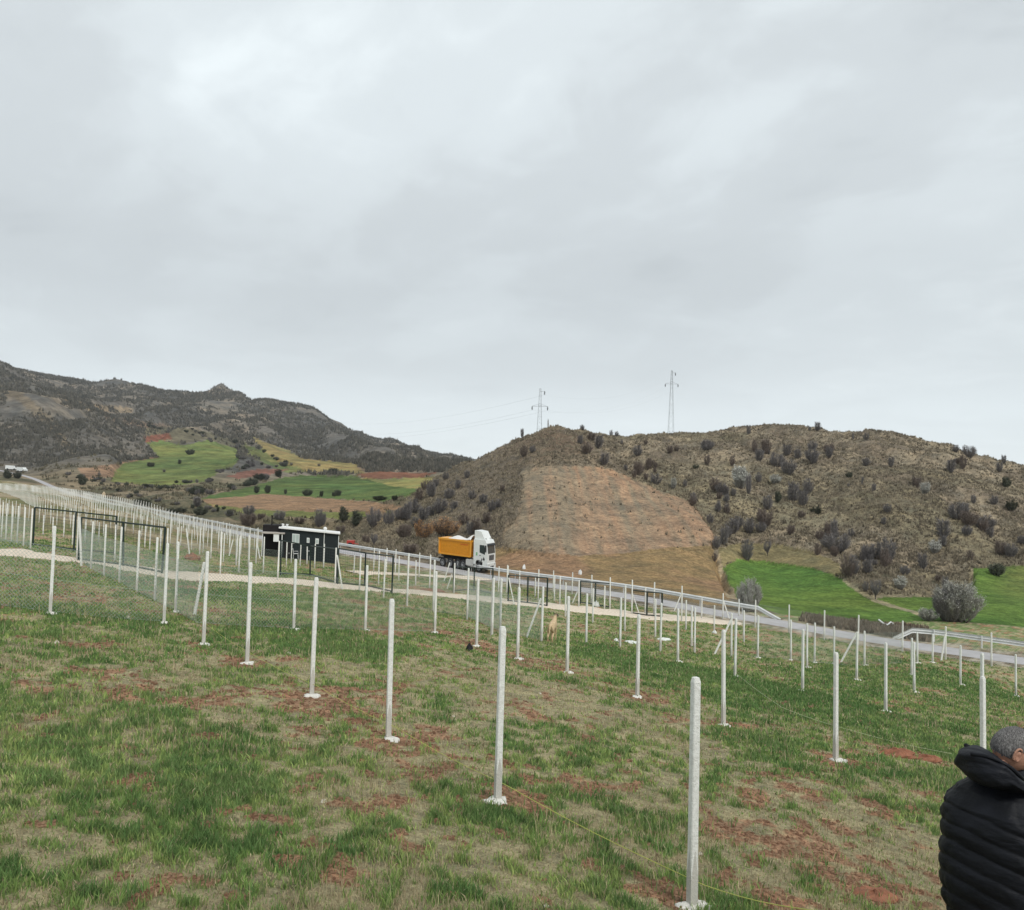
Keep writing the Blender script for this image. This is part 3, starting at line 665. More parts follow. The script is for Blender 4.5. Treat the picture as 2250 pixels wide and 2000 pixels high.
for px, pb, tp_, lb in ((1668, 1519, 1308, 'tall second row post nearest to the man, in green grass with a white foot'),
 (1444, 1449, 1262, 'second row post with a leaning brace post directly behind it'),
 (1272, 1392, 1230, 'second row post standing in dry straw between the braced post and the tan dog'),
 (1132, 1343, 1193, 'second row post just right of the tan dog'),
 (1033, 1316, 1175, 'second row post just left of the tan dog'),
 (951, 1290, 1158, 'second row post with a small black bundle beside its foot'),
 (868, 1263, 1142, 'second row post with bare brown soil at its right, left of the black bundle'),
 (729, 1259, 1130, 'second row post on straw, middle one of three left of the black bundle'),
 (586, 1257, 1118, 'farthest left post of the second row, above the dark green band of grass')): post(px, pb, tp_, lb, GB, True)
post(1961, 1478, 1308, 'thin white post seen just left of the thicker post behind the hooded man', 'posts behind the man')
o = post(1963, 1600, 1358, 'thick white post rising directly behind the hood of the man', 'posts behind the man'); o.scale.x = o.scale.y = 1.0
post(100, 1225, 1052, 'lone white post in the grass at the far left before the green gates', 'posts of the left plot', True)
post(350, 1222, 1083, 'white post with a broad white footing inside the wire fence corner', 'posts of the left plot', True)
GC = 'third row of white concrete posts'
for px, pb, tp_, lb in ((1768, 1420, 1286, 'third row post in deep green grass left of the man'), (1602, 1379, 1259, 'third row post standing between the two tallest posts right of centre'),
 (1467, 1350, 1237, 'third row post with a flat white footing right of the braced post'), (1353, 1321, 1217, 'third row post with a flat white footing left of the braced post'),
 (1825, 1382, 1284, 'white post right of the deep green grass, level with the road corner'), (1710, 1357, 1263, 'white post near the road with a leaning brace on its left'),
 (1917, 1367, 1290, 'white post with a small pale footing left of the man and before the road'), (2028, 1389, 1308, 'white post at the right edge of the picture above the grey haired man')):
    post(px, pb, tp_, lb, GC, True)
def r1(x, y): return x*.2489, 908.4+y*.2489
def r2(x, y): return 454.2+x*.2755, 953.8+y*.2755
def r3(x, y): return 981.1+x*.2755, 1090.1+y*.2755
def r4(x, y): return 1453.4+x*.2889, 1090.1+y*.2889
GD = 'white posts of the middle plots between the gravel path and the second row'
for fn, L in ((r3, ((362, 690, 300), (62, 600, 245), (0, 645, 240), (686, 705, 350), (931, 735, 380), (965, 615, 290), (1186, 660, 388), (1223, 762, 418), (1450, 732, 440), (1471, 775, 452), (1738, 800, 492), (1408, 608, 395), (1613, 610, 432),
   (1828, 698, 470), (1928, 810, 510), (733, 555, 310), (535, 512, 268))), (r4, ((205, 772, 485), (433, 788, 515), (545, 840, 540), (597, 805, 535), (733, 815, 560), (942, 825, 590), (1268, 890, 640), (1308, 808, 600), (1413, 805, 610), (107, 665, 450))),
   (r2, ((1130, 870, 590), (1300, 930, 530), (1490, 970, 600), (1735, 1030, 660), (1915, 1145, 730), (1975, 1095, 735), (955, 820, 560)))):
    for x, b, t_ in L:
        px, pb = fn(x, b); _, tp_ = fn(x, t_); post(px, pb, tp_, 'slim white post among the middle plots between the gravel path and the second row', GD, px > 1500 and pb > 1300)
GE = 'white posts along the left plot fence'
for x, b, t_ in ((728, 915, 535), (832, 975, 560), (955, 1022, 580), (1095, 1100, 610), (1240, 1170, 665)):
    px, pb = r1(x, b); _, tp_ = r1(x, t_); post(px, pb, tp_, 'white post in the wire fence running from the green gate towards the front row', GE)
GF = 'white posts on the far side of the gravel path'
for fn, L in ((r1, ((10, 660, 380), (45, 680, 390), (90, 695, 400), (135, 712, 410), (187, 730, 420), (243, 758, 430), (1335, 900, 590), (1765, 965, 620), (1915, 945, 650), (1600, 800, 590), (1690, 830, 600), (1895, 885, 640), (1790, 858, 630), (1995, 900, 660), (1415, 790, 580), (918, 850, 560), (615, 850, 500), (345, 640, 480), (420, 660, 500), (510, 655, 500), (680, 690, 540), (790, 700, 540), (1160, 740, 570), (1200, 760, 580), (1285, 770, 600), (580, 720, 480))),
    (r2, ((80, 690, 440), (60, 630, 450), (150, 645, 420), (205, 620, 440), (258, 690, 430), (362, 750, 460), (425, 635, 460), (460, 620, 470), (525, 640, 480), (575, 625, 500), (630, 655, 480), (695, 655, 480), (735, 605, 500), (778, 780, 510), (915, 692, 570), (1093, 772, 530), (1058, 675, 510), (1150, 690, 510), (1215, 700, 520), (1240, 745, 570), (1362, 782, 600), (1387, 720, 545), (1463, 820, 560), (1640, 835, 620), (2030, 800, 640))),
    (r3, ((110, 340, 140), (200, 380, 180), (316, 370, 230), (337, 395, 172), (455, 395, 222), (494, 422, 225), (632, 445, 250), (722, 420, 212), (818, 462, 290), (857, 460, 230), (1016, 500, 248), (1113, 492, 300), (1377, 545, 292), (1522, 530, 378), (1676, 530, 345), (1910, 590, 395), (583, 350, 192), (447, 330, 180), (1176, 505, 265), (50, 330, 150), (1792, 520, 440)))):
    for x, b, t_ in L:
        px, pb = fn(x, b); _, tp_ = fn(x, t_); post(px, pb, tp_, 'slim white post beyond the gravel path before the road', GF)
GR_ = 'white posts along the road'
for x, t_ in ((420, 408), (664, 447), (899, 480), (1204, 520), (1502, 560), (1820, 603)):
    px, tp_ = r4(x, t_); h = 56+(px-1574)*.027; post(px, tp_+h, tp_, 'slim white post in the row at the edge of the road below the green field', GR_)
post(2100, 1345, 1280, 'slim white post in the row at the edge of the road below the green field', GR_)
# ---- leaning braces
def brace(xb, yb, xt, yt, label, dy=0.0):
    a = cast(xb, yb, 4, 200); b = ray(xt, yt)*(a.y+dy); mb = MB()
    d = (b-a).normalized(); s1 = d.cross(Vector((0, 1, 0))).normalized()*.032; s2 = d.cross(s1).normalized()*.032
    a2 = a-d*.1
    mb.rings([[p+s1*i+s2*j for i, j in ((-1, -1), (1, -1), (1, 1), (-1, 1))] for p in (a2, a2.lerp(b, .5), b)])
    o = mb.build('brace_post', M['post']); return tag(o, label, 'brace post', 'leaning white brace posts')
for fn, xb, yb, xt, yt, lb in ((r3, 165, 425, 125, 230, 'leaning white brace against the middle green gate frame'), (r3, 253, 665, 357, 380, 'long leaning white brace post left of the tan dog'),
  (r3, 587, 412, 622, 330, 'short leaning brace beyond the gravel path right of the dog'), (r3, 1070, 490, 1017, 330, 'leaning brace at the left leg of the right green gate'), (r3, 1325, 468, 1380, 335, 'leaning brace right of the rightmost green gate'),
  (r3, 1722, 525, 1680, 395, 'leaning brace beside the road in front of the ploughed field corner'), (r3, 1618, 780, 1735, 535, 'leaning white brace right behind the second row post'),
  (r4, 780, 802, 888, 600, 'leaning white brace left of a post near the road and below the green field'), (r4, 1472, 795, 1500, 610, 'steep white brace before the guard rail under the big blossoming bush'),
  (r2, 832, 806, 795, 560, 'leaning white brace beside the gate right of the dark cabin'), (r2, 1568, 752, 1610, 615, 'thin leaning brace below the orange lorry trailer'), (r2, 1590, 805, 1625, 700, 'second thin leaning brace under the lorry trailer, nearer one'),
  (r1, 652, 890, 638, 500, 'leaning white brace at the left end of the near green gate'), (r1, 1560, 1282, 1640, 860, 'thin leaning brace at the corner of the wire fence'), (r1, 1520, 795, 1495, 590, 'leaning white brace beyond the path right of the left gates'),
  (r2, 10, 570, 40, 450, 'thin leaning brace among the posts left of the dark cabin'), (r2, 235, 585, 210, 450, 'thin leaning brace beside the white posts left of the dark cabin')):
    a = fn(xb, yb); b = fn(xt, yt); brace(a[0], a[1], b[0], b[1], lb)
# ---- chain link fences
def chain(pts, h, pitch, r, label, group='chain link fences between the plots', spacing=2.4, name='wire_fence'):
    W = [cast(px, py, 4, 200) for px, py in pts]; V = []; F = []
    def wire(a, b, rr):
        d = (b-a).normalized(); s1 = Vector((-d.y, d.x, 0)); s1 = s1.normalized() if s1.length > .01 else Vector((1, 0, 0)); s2 = d.cross(s1)
        i = len(V)
        for p in (a, b):
            for k in range(3): w_ = k*2.094; V.append(p+(s1*math.cos(w_)+s2*math.sin(w_))*rr)
        for k in range(3): F.append([i+k, i+(k+1) % 3, i+3+(k+1) % 3, i+3+k])
    for A, B in zip(W[:-1], W[1:]):
        n = max(1, round((B-A).length/spacing)); Q = [A.lerp(B, i/n) for i in range(n+1)]
        for q in Q: q.z = gz(q.x, q.y)+.03
        for P, Pn in zip(Q[:-1], Q[1:]):
            L = (Pn-P).length
            def at_(s, t_): v = P.lerp(Pn, s/L); v.z += t_; return v
            k = -h
            while k < L:
                s0, t0, s1_, t1_ = max(k, 0), max(0, -k), min(k+h, L), min(h, L-k)
                if s1_ > s0: wire(at_(s0, t0), at_(s1_, t1_), r); wire(at_(L-s0, t0), at_(L-s1_, t1_), r)
                k += pitch
            for t_ in (0.02, h*.5, h): wire(at_(0, t_), at_(L, t_), r*1.3)
    o = np_mesh(name, np.array([tuple(v) for v in V]), F, M['wire'], smooth=False); return tag(o, label, 'fence', group)
chain([(-60, 1204), (100, 1224), (215, 1236), (327, 1244)], 1.45, .085, .0032, 'chain link fence across the grass of the left plot, ending at the seventh front post')
chain([(157, 1119), (181, 1136), (207, 1151), (238, 1163), (273, 1182), (309, 1200), (350, 1222), (392, 1246)], 1.45, .11, .0026, 'chain link fence running from the near green gate towards the front row')
chain([(392, 1246), (490, 1252), (586, 1257), (657, 1258), (729, 1259), (800, 1261), (868, 1263)], 1.45, .085, .0032, 'chain link fence above the dark green band of grass, right of the fence corner')
chain([(868, 1222), (932, 1232), (1000, 1262), (1081, 1280)], 1.4, .095, .0034, 'chain link fence ending at the long brace left of the tan dog')
chain([(-40, 1072), (60, 1092)], 1.4, .12, .0032, 'chain link fence left of the far green gate')
chain([(323, 1146), (410, 1140), (500, 1146), (561, 1149)], 1.4, .12, .0032, 'chain link fence along the gravel path between the left gates and the cabin gate')
chain([(783, 1184), (905, 1182), (1012, 1203)], 1.4, .12, .0032, 'chain link fence along the gravel path below the lorry')
chain([(1093, 1211), (1160, 1205), (1250, 1222)], 1.4, .15, .0026, 'chain link fence between the two gate frames right of the dog')
chain([(1322, 1233), (1440, 1240), (1560, 1262), (1645, 1277), (1713, 1288), (1801, 1302), (1890, 1316), (1980, 1328), (2080, 1342)], 1.4, .15, .0026, 'chain link fence along the near edge of the road at the right')
chain([(1500, 1312), (1580, 1318), (1690, 1330), (1800, 1325)], 1.4, .12, .0032, 'chain link fence crossing the green plot before the road corner')
# ---- dark green gate frames
def gate(legs, label, bars=True, r=.05):
    B = [cast(xb, yb, 10, 150) for xt, yt, xb, yb in legs]; T = [ray(l[0], l[1])*b.y for l, b in zip(legs, B)]
    o = empty('metal_gate', B[0]); inv = -B[0]
    tag(o, label, 'gate', 'dark green metal gate frames')
    for a, b in zip(B, T): MB().tube([a-Vector((0, 0, .1))+inv, b+inv], r, 6).build('gate_post', M['gate'], o)
    MB().tube([t_+inv for t_ in T], r*.8, 6).build('top_bar', M['gate'], o)
    if bars:
        MB().tube([b.lerp(t_, .06)+inv for b, t_ in zip(B, T)], r*.7, 6).build('bottom_bar', M['gate'], o)
        mb = MB()
        for i in range(len(B)-1):
            for k in range(1, 12): a = B[i].lerp(B[i+1], k/12); b = T[i].lerp(T[i+1], k/12); mb.tube([a.lerp(b, .06)+inv, b+inv], .004, 3, cap=False)
            for k in range(1, 12): mb.tube([B[i].lerp(T[i], k/12)+inv, B[i+1].lerp(T[i+1], k/12)+inv], .004, 3, cap=False)
        mb.build('wire_panel', M['gate'], o)
    return o
gate([(69.5, 1013, 65.5, 1091), (152, 1022, 147, 1101), (233, 1031, 228, 1108)], 'leftmost green gate frame on the far side of the gravel path')
gate([(162, 1033, 157, 1121), (246, 1043, 246, 1132), (330, 1053, 323, 1147)], 'green gate frame nearest the left plot fence, on the near side of the path', r=.055)
gate([(561, 1079, 560, 1149), (619.5, 1090, 619, 1150), (672, 1096, 671, 1167)], 'green gate frame in front of the dark cabin')
gate([(676, 1095, 674, 1168), (730, 1104, 727.5, 1172), (785, 1110, 782, 1185)], 'green gate frame right of the dark cabin')
gate([(1015.5, 1148, 1014, 1202), (1054, 1151, 1053, 1206), (1093, 1154, 1091.5, 1212)], 'green gate frame just left of the dog, beyond the gravel')
gate([(1158.8, 1160, 1158, 1205), (1189, 1163, 1188, 1209), (1218, 1165, 1217, 1215)], 'green gate frame beyond the gravel, above and right of the dog')
gate([(1262, 1178, 1261, 1226), (1292, 1182, 1291, 1231), (1322, 1184, 1321, 1233)], 'rightmost green gate frame beside the road')
gate([(906, 1131, 905, 1182), (947, 1134, 946, 1179), (984, 1135, 983, 1188)], 'green gate frame standing below the white cab of the lorry')
# ---- distant rows of posts on the left, beyond the path
cand = []
for off in (3.2, 6, 9, 12.5, 16, 20, 24, 29, 34, 40, 47, 55, 64):
    L = offset_road(off); acc_ = 0
    for a, b in zip(L[:-1], L[1:]):
        seg = math.hypot(b[0]-a[0], b[1]-a[1]); acc_ += seg
        while acc_ > 2.1:
            acc_ -= 2.1; x, y = b[0]-(b[0]-a[0])*acc_/seg, b[1]-(b[1]-a[1])*acc_/seg
            if 58 < y < 215 and -.66 < x/y: 
                z = gz(x, y); px, py = proj(x, y, z)
                if px < 560 and not (px > 500 and y < 75): cand.append((y, x, z, px))
cand.sort(); nmax = 298-NPOST
for y, x, z, px in cand[:nmax]:
    post(0, 0, 0, 'tiny white post in the crowded rows of distant plots at the left', 'distant white posts of the left plots', pos=Vector((x, y, z)), h=1.55+random.uniform(-.1, .15)).scale.xy = (.72, .72)
mb = MB()
for y, x, z, px in cand[nmax:]: mb.box((x, y, z+.75), (.055, .055, 1.6))
if mb.v: tag(mb.build('distant_posts', M['post']), 'countless tiny white posts in the farthest plots at the left edge', 'posts', None, 'stuff')
def chain_w(L, label):
    global cast
    keep_ = cast; cast = lambda a, b, *k: Vector((a, b, 0)); chain([(p[0], p[1]) for p in L], 1.35, .30, .0032, label, 'chain link fences of the distant plots'); cast = keep_
for off, nm_ in ((3.2, 'nearest the road'), (12.5, 'second from the road')):
    L = [p for p in offset_road(off) if 62 < p[1] < 150 and proj(p[0], p[1], p[2])[0] < 520]
    if len(L) > 2: chain_w(L[::2], 'long chain link fence of the distant left plots, '+nm_)
# ---- guard rails
def guard(L3, label, h=.72, step=3.0, drop=(0, 0)):
    """L3: world points on the ground; W profile beam on posts"""
    L = catmull([tuple(p) for p in L3], 6) if len(L3) < 30 else np.array([tuple(p) for p in L3]); n = len(L)
    Z = H(L[:, 0], L[:, 1]); T = np.gradient(L[:, :2], axis=0); T /= np.linalg.norm(T, axis=1)[:, None]; N = np.stack([-T[:, 1], T[:, 0]], 1)
    prof = [(.0, .15), (.03, .12), (.06, .085), (.06, .055), (.0, .0), (.06, -.055), (.06, -.085), (.03, -.12), (.0, -.15)]
    t_ = np.arange(n); zk = np.full(n, h-.15)
    for i in range(n):
        if drop[0] and i < drop[0]: zk[i] = -.05+(h-.1)*i/drop[0]
        if drop[1] and i > n-1-drop[1]: zk[i] = -.05+(h-.1)*(n-1-i)/drop[1]
    V = []
    for i in range(n):
        for o_, z_ in prof: V.append((L[i, 0]+N[i, 0]*o_, L[i, 1]+N[i, 1]*o_, Z[i]+zk[i]+z_))
        for o_, z_ in prof[::-1]: V.append((L[i, 0]+N[i, 0]*(o_-.012), L[i, 1]+N[i, 1]*(o_-.012), Z[i]+zk[i]+z_))
    k = 2*len(prof); F = [[i*k+j, i*k+(j+1) % k, (i+1)*k+(j+1) % k, (i+1)*k+j] for i in range(n-1) for j in range(k)]
    root = empty('guard_rail', (0, 0, 0)); root.location = Vector(L[0][:2].tolist()+[float(Z[0])]); inv = np.array(root.location)
    tag(root, label, 'guard rail', 'steel guard rails of the road')
    np_mesh('rail_beam', np.array(V)-inv, F, M['rail'], root, smooth=False)
    d = 0; cnt = 0; ps = None
    for i in range(1, n):
        d += math.hypot(*(L[i, :2]-L[i-1, :2]))
        if d > step and cnt < 99:
            d = 0; cnt += 1; p = Vector((L[i, 0]-N[i, 0]*.05, L[i, 1]-N[i, 1]*.05, Z[i]))
            if ps is None:
                o = MB().box((0, 0, .25), (.07, .07, .95)).build('rail_post', M['rail'], root); ps = o
            else: o = ps.copy(); COL.objects.link(o); o.parent = root
            o.location = p-root.location; o.location.z += zk[i]-(h-.15)
    return root
i1 = int(np.argmin(np.abs(RDN[:, 0]-17.2)))
guard(offset_road(-(RW/2+.35), i1, 128), 'long steel guard rail on the far side of the road, running left behind the lorry', drop=(5, 0), step=2.6)
guard([cast(px, py, 30, 80) for px, py in ((1782, 1275), (1830, 1278), (1884, 1283), (1960, 1294), (2044, 1306), (2140, 1322))], 'short steel guard rail with a sunken left end under the big blossoming bush', drop=(5, 0), step=2.2)
# ---- strings between the posts
def string(P, label, r=.004, name='guide_string', m=None):
    mb = MB(); 
    for a, b in zip(P[:-1], P[1:]): mb.tube([a.lerp(b, i/6)-Vector((0, 0, math.sin(math.pi*i/6)*.03)) for i in range(7)], r, 5, cap=False)
    return tag(mb.build(name, m), label, 'string')
M['string'] = mat('yellow_nylon', (.50, .52, .12), .6, .1, 4); M['string2'] = mat('pale_nylon', (.55, .56, .36), .6, .1, 4)
A_pts = [cast(px, py, 4, 60)+Vector((.09, -.05, .20)) for px, py in ((405, 1262), (493, 1325), (622, 1392), (775, 1478), (993, 1602), (1381, 1812))]
A_pts.append(ray(1660, 1822)*5.3)
string(A_pts[:1]+A_pts[1:], 'yellow string stretched low through the grass along the front row of posts', .0032, m=M['string'])
string([cast(1467, 1352, 5, 60)+Vector((0, 0, .15)), cast(1560, 1425, 5, 60)+Vector((0, 0, .15)), cast(1700, 1468, 5, 60)+Vector((0, 0, .1)), cast(1900, 1515, 5, 60)+Vector((0, 0, .1))], 'pale string lying across the green plot towards the man', .0035, m=M['string2'])
# ============================================================ LORRY
for k_, c_, r_ in (('yellow', (.80, .36, .03), .45), ('white', (.80, .82, .80), .35), ('tyre', (.03, .03, .032), .85), ('rim', (.42, .43, .44), .5), ('glass', (.035, .05, .055), .12), ('black', (.02, .021, .024), .6),
                   ('load', (.72, .70, .67), .95), ('tank', (.55, .55, .53), .45), ('redlet', (.55, .12, .03), .6), ('chrome', (.5, .5, .5), .3), ('lamp', (.6, .62, .62), .15)):
    M[k_] = mat('lorry_'+k_, c_, r_, .08, 1.2, spec=.5 if r_ < .5 else .2)
cr = cast(882.6, 1133, 30, 120); cf = cast(955.5, 1143.5, 30, 120)
SQ = .633
dv = Vector(((cf.x-cr.x)/SQ, cf.y-cr.y, 0)); WB = dv.length; dv.normalize(); lv = Vector((-dv.y, dv.x, 0)); up_ = Vector((0, 0, 1)); zs = (cf.z-cr.z)/WB
def TT(v):
    q = dv*v.x+lv*v.y; return Vector((q.x*SQ, q.y, v.z+zs*v.x))
print('WB', WB, cr, cf)
T_ = empty('tipper_lorry', cf); tag(T_, 'white cab lorry with orange tipper trailer carrying a pale load, on the road', 'lorry')
def part(mb, name, m, parent=None, **k): return mb.build(name, m, parent or T_, tf=TT, **k)
RE = -WB-.75
# cab: side outline extruded over the width (local y 0 = near side .. 2.4)
mb = MB(); mb.prism([(-.95, .75), (-.55, .75), (-.55, 1.0), (-.30, 1.15), (.30, 1.15), (.58, 1.0), (.58, .55), (1.32, .55), (1.38, 1.2), (1.36, 1.75), (1.18, 2.75), (.95, 3.02), (-.95, 3.02)], 0, 2.4)
part(mb, 'cab', M['white'])
mb = MB(); mb.prism([(-.95, 3.02), (.80, 3.02), (.62, 3.2), (.15, 3.75), (-.95, 3.82)], .2, 2.2); df = part(mb, 'roof_deflector', M['white'])
mb = MB(); mb.box((.74, .55, 3.12), (.14, .3, .12)); mb.box((.74, 1.85, 3.12), (.14, .3, .12)); part(mb, 'roof_lamp', M['lamp'], df)
mb = MB(); mb.prism([(1.375, 1.80), (1.395, 1.80), (1.225, 2.66), (1.205, 2.66)], .18, 2.22); part(mb, 'windscreen', M['glass'])
mb = MB(); mb.prism([(1.22, 2.56), (1.42, 2.50), (1.44, 2.56), (1.22, 2.70)], .12, 2.28); part(mb, 'sun_visor', M['black'])
mb = MB(); mb.prism([(.05, 1.85), (.95, 1.70), (.98, 2.1), (.85, 2.55), (.05, 2.55)], -.012, .01); dr = MB(); dr.prism([(-.02, 1.0), (1.02, 1.0), (1.02, 2.2), (.88, 2.65), (-.02, 2.65)], -.006, .01); d_ = part(dr, 'cab_door', M['white']); part(mb, 'side_window', M['glass'], d_)
mb = MB(); mb.box((.15, -.03, 1.6), (.22, .03, .05)); part(mb, 'door_handle', M['black'], d_)
mb = MB(); mb.box((1.39, 1.2, 1.42), (.05, 1.35, .46)); g_ = part(mb, 'grille', M['black'])
mb = MB(); [mb.box((1.42, 1.2, 1.28+.11*i), (.02, 1.2, .02)) for i in range(4)]; part(mb, 'grille_bar', M['chrome'], g_)
mb = MB(); mb.box((1.36, 1.2, .66), (.22, 2.4, .46)); b_ = part(mb, 'bumper', M['white'])
mb = MB(); mb.box((1.48, 1.2, .58), (.02, 1.1, .16)); part(mb, 'air_intake', M['black'], b_)
for y in (.28, 2.12): mb = MB(); mb.box((1.48, y, .80), (.03, .38, .17)); part(mb, 'headlight', M['lamp'])
for y, s in ((-.16, -1), (2.56, 1)):
    mb = MB(); mb.box((1.12, y, 2.25), (.10, .22, .62)); mb.box((1.05, y*.5 if s < 0 else 2.48, 2.5), (.05, .2, .04)); part(mb, 'wing_mirror', M['black'])
mb = MB(); mb.prism([(.62, 1.25), (.85, 1.1), (.95, 1.3), (.75, 1.5)], -.012, .0); mb.prism([(.35, 1.15), (.5, 1.08), (.55, 1.3), (.42, 1.35)], -.012, 0); part(mb, 'door_marking', M['black'])
mb = MB(); mb.prism([(-.55, 1.55), (-.30, 1.55), (-.30, 1.85), (-.55, 1.85)], -.010, 0); part(mb, 'side_marking', mat('green_marking', (.25, .5, .28), .6))
mb = MB(); mb.box((-2.9, 1.2, .95), (7.4, .9, .22)); mb.box(((RE-2.2)/2, 1.2, 1.12), (-RE-2.2, .9, .18)); part(mb, 'chassis', M['black'])
mb = MB(); mb.prism([(-2.25, .55), (-1.0, .55), (-1.0, 1.05), (-1.15, 1.12), (-2.1, 1.12), (-2.25, 1.05)], 0.02, .62); part(mb, 'fuel_tank', M['tank'])
# tipper body with framed side panel
BX0, BX1, BZ0, BZ1 = RE, -1.45, 1.28, 2.82
mb = MB(); mb.prism([(BX0, BZ0+.1), (BX0+.2, BZ0), (BX1-.1, BZ0), (BX1+.12, BZ1), (BX0, BZ1)], .06, 2.42); tb = part(mb, 'tipper_body', M['yellow'])
mb = MB()
mb.box(((BX0+BX1)/2, .02, BZ1-.07), (BX1-BX0+.1, .14, .16)); mb.box(((BX0+BX1)/2, .03, BZ0+.08), (BX1-BX0-.1, .12, .14))
mb.box((BX0+.09, .03, (BZ0+BZ1)/2), (.18, .12, BZ1-BZ0-.1)); mb.box((BX1-.04, .03, (BZ0+BZ1)/2), (.18, .12, BZ1-BZ0-.1)); mb.box((BX1+.10, 1.24, BZ1-.08), (.14, 2.4, .16)); mb.box((BX1+.03, .55, 2.0), (.12, .14, 1.4)); mb.box((BX1+.03, 1.9, 2.0), (.12, .14, 1.4))
part(mb, 'body_frame', M['yellow'], tb)
mb = MB(); mb.prism([(BX0+.35, BZ0+.3), (BX0+.5, BZ0+.18), (BX1-.4, BZ0+.18), (BX1-.3, BZ1-.35), (BX1-.4, BZ1-.25), (BX0+.5, BZ1-.25), (BX0+.35, BZ1-.4)], .03, .07); part(mb, 'side_panel', mat('deep_orange', (.72, .29, .02), .45), tb)
mb = MB(); [mb.box((BX1-1.75+.13*i, .022, BZ1-.42), (.08, .012, .11)) for i in range(10)]; part(mb, 'side_lettering', M['redlet'], tb)
V = []; F = []; nl, nw = 28, 9
for i in range(nl):
    for j in range(nw):
        s, w_ = i/(nl-1), j/(nw-1); l = BX0+.2+(BX1-BX0-.35)*s
        h = (.30*math.exp(-((s-.46)/.17)**2)+.50*math.exp(-((s-.97)/.14)**2)+.04)*math.sin(math.pi*(.08+.84*w_))+random.uniform(-.02, .02)
        V.append((l, .14+2.2*w_, BZ1-.06+h))
for i in range(nl-1):
    for j in range(nw-1): F.append([i*nw+j, (i+1)*nw+j, (i+1)*nw+j+1, i*nw+j+1])
mb = MB(); mb.add(V, F); part(mb, 'load', M['load'], smooth=True)
def wheel(l, y, r=.50, wd=.32):
    mb = MB(); n = 20; R = []
    for yy, rr in ((-wd/2, r*.62), (-wd/2, r*.9), (-wd/2+.05, r), (wd/2-.05, r), (wd/2, r*.9), (wd/2, r*.62)): R.append([Vector((l+math.cos(2*math.pi*k/n)*rr, y+yy, r+math.sin(2*math.pi*k/n)*rr)) for k in range(n)])
    mb.rings(R); o = part(mb, 'wheel', M['tyre'], smooth=False)
    mb = MB(); R = []
    sgn = -1 if y < 1.2 else 1
    for yy, rr in ((.0, r*.60), (.012, r*.58), (-.06, r*.45), (-.05, r*.2), (.03, r*.16)): R.append([Vector((l+math.cos(2*math.pi*k/n)*rr, y+sgn*(wd/2+yy), r+math.sin(2*math.pi*k/n)*rr)) for k in range(n)])
    mb.rings(R); part(mb, 'rim', M['rim'], o); return o
for l in (0, -2.75, -WB+2.7, -WB+1.35, -WB):
    for y in (.17, 2.23): wheel(l, y)
mb = MB(); mb.box((RE+.05, 1.2, .85), (.1, 2.3, .12)); part(mb, 'rear_bar', M['black'])
mb = MB(); mb.prism([(-.55, .9), (-.4, 1.12), (.4, 1.12), (.56, .9), (.48, .88), (.36, 1.04), (-.36, 1.04), (-.48, .88)], -.02, .4); part(mb, 'mudguard', M['black'])
# ============================================================ CABIN
for k_, c_, r_ in (('dark', (.014, .021, .023), .65), ('roofw', (.78, .78, .76), .5), ('frame', (.72, .74, .72), .5), ('pane', (.45, .52, .50), .2), ('porch', (.40, .36, .32), .8), ('inside', (.015, .013, .013), .9), ('plastic', (.78, .79, .78), .4), ('redpaint', (.50, .06, .05), .5)):
    M[k_] = mat('cabin_'+k_, c_, r_, .06, 2)
CA = ray(560, 1053)*66.0; rB_ = ray(676, 1065); CB = rB_*((CA.y-.17*CA.x)/(1-.17*rB_.x)); zt = CA.z; cdir = Vector((CB.x-CA.x, CB.y-CA.y, 0)); CL = cdir.length; cdir.normalize(); cn = Vector((-.212, 1, 0)).normalized()
if cn.y < 0: cn = -cn
g0 = min(gz(CA.x, CA.y), gz(CB.x, CB.y))-.15
CO = empty('site_cabin', (CA.x, CA.y, g0)); tag(CO, 'long dark cabin with a white roof edge and small windows, behind the green gates', 'cabin')
HT = zt-g0
KZ = (CA.z-CB.z)/CL
def TC(v): q = cdir*v.x+cn*v.y; return Vector((q.x, q.y, v.z*(1-KZ*max(v.x, 0)/HT)))
def cpart(mb, name, m, parent=None): return mb.build(name, m, parent or CO, tf=TC)
def along(px): # distance along the front wall of a photo column
    r = ray(px, 1080); k = r.x; return (k*CA.y-CA.x)/(cdir.x-k*cdir.y)
def zof(px, py):
    s = along(px); y = CA.y+cdir.y*s; return ray(px, py).z*y-g0
wl = MB(); wl.box((CL/2, 1.3, HT/2-.04), (CL, 2.6, HT-.08)); wo = cpart(wl, 'wall', M['dark'])
rb = MB(); nr_ = int(CL/.28)
for i in range(nr_+1): rb.box((CL*i/nr_, -.012, HT/2-.1), (.03, .02, HT-.3))
cpart(rb, 'wall_rib', M['dark'], wo)
rf = MB(); rf.box((CL/2, 1.25, HT-.01), (CL+.25, 2.9, .11)); ro = cpart(rf, 'roof', M['roofw'])
tr = MB(); tr.box((CL+.015, -.02, HT/2-.1), (.05, .05, HT-.25)); cpart(tr, 'corner_trim', M['frame'])
def win(pa, ya, pb_, yb, split):
    a, b = along(pa), along(pb_); z1, z0 = zof((pa+pb_)/2, ya), zof((pa+pb_)/2, yb); c = ((a+b)/2, -.035, (z0+z1)/2)
    f = MB(); f.box(c, (b-a, .05, z1-z0)); fo = cpart(f, 'window', M['frame'])
    if split:
        for k in (-1, 1): p = MB(); p.box((c[0]+k*(b-a)*.235, -.065, c[2]), ((b-a)*.40, .015, (z1-z0)*.88)); cpart(p, 'pane', M['pane'], fo)
    else: p = MB(); p.box((c[0], -.065, c[2]), ((b-a)*.5, .015, (z1-z0)*.6)); cpart(p, 'pane', M['pane'], fo)
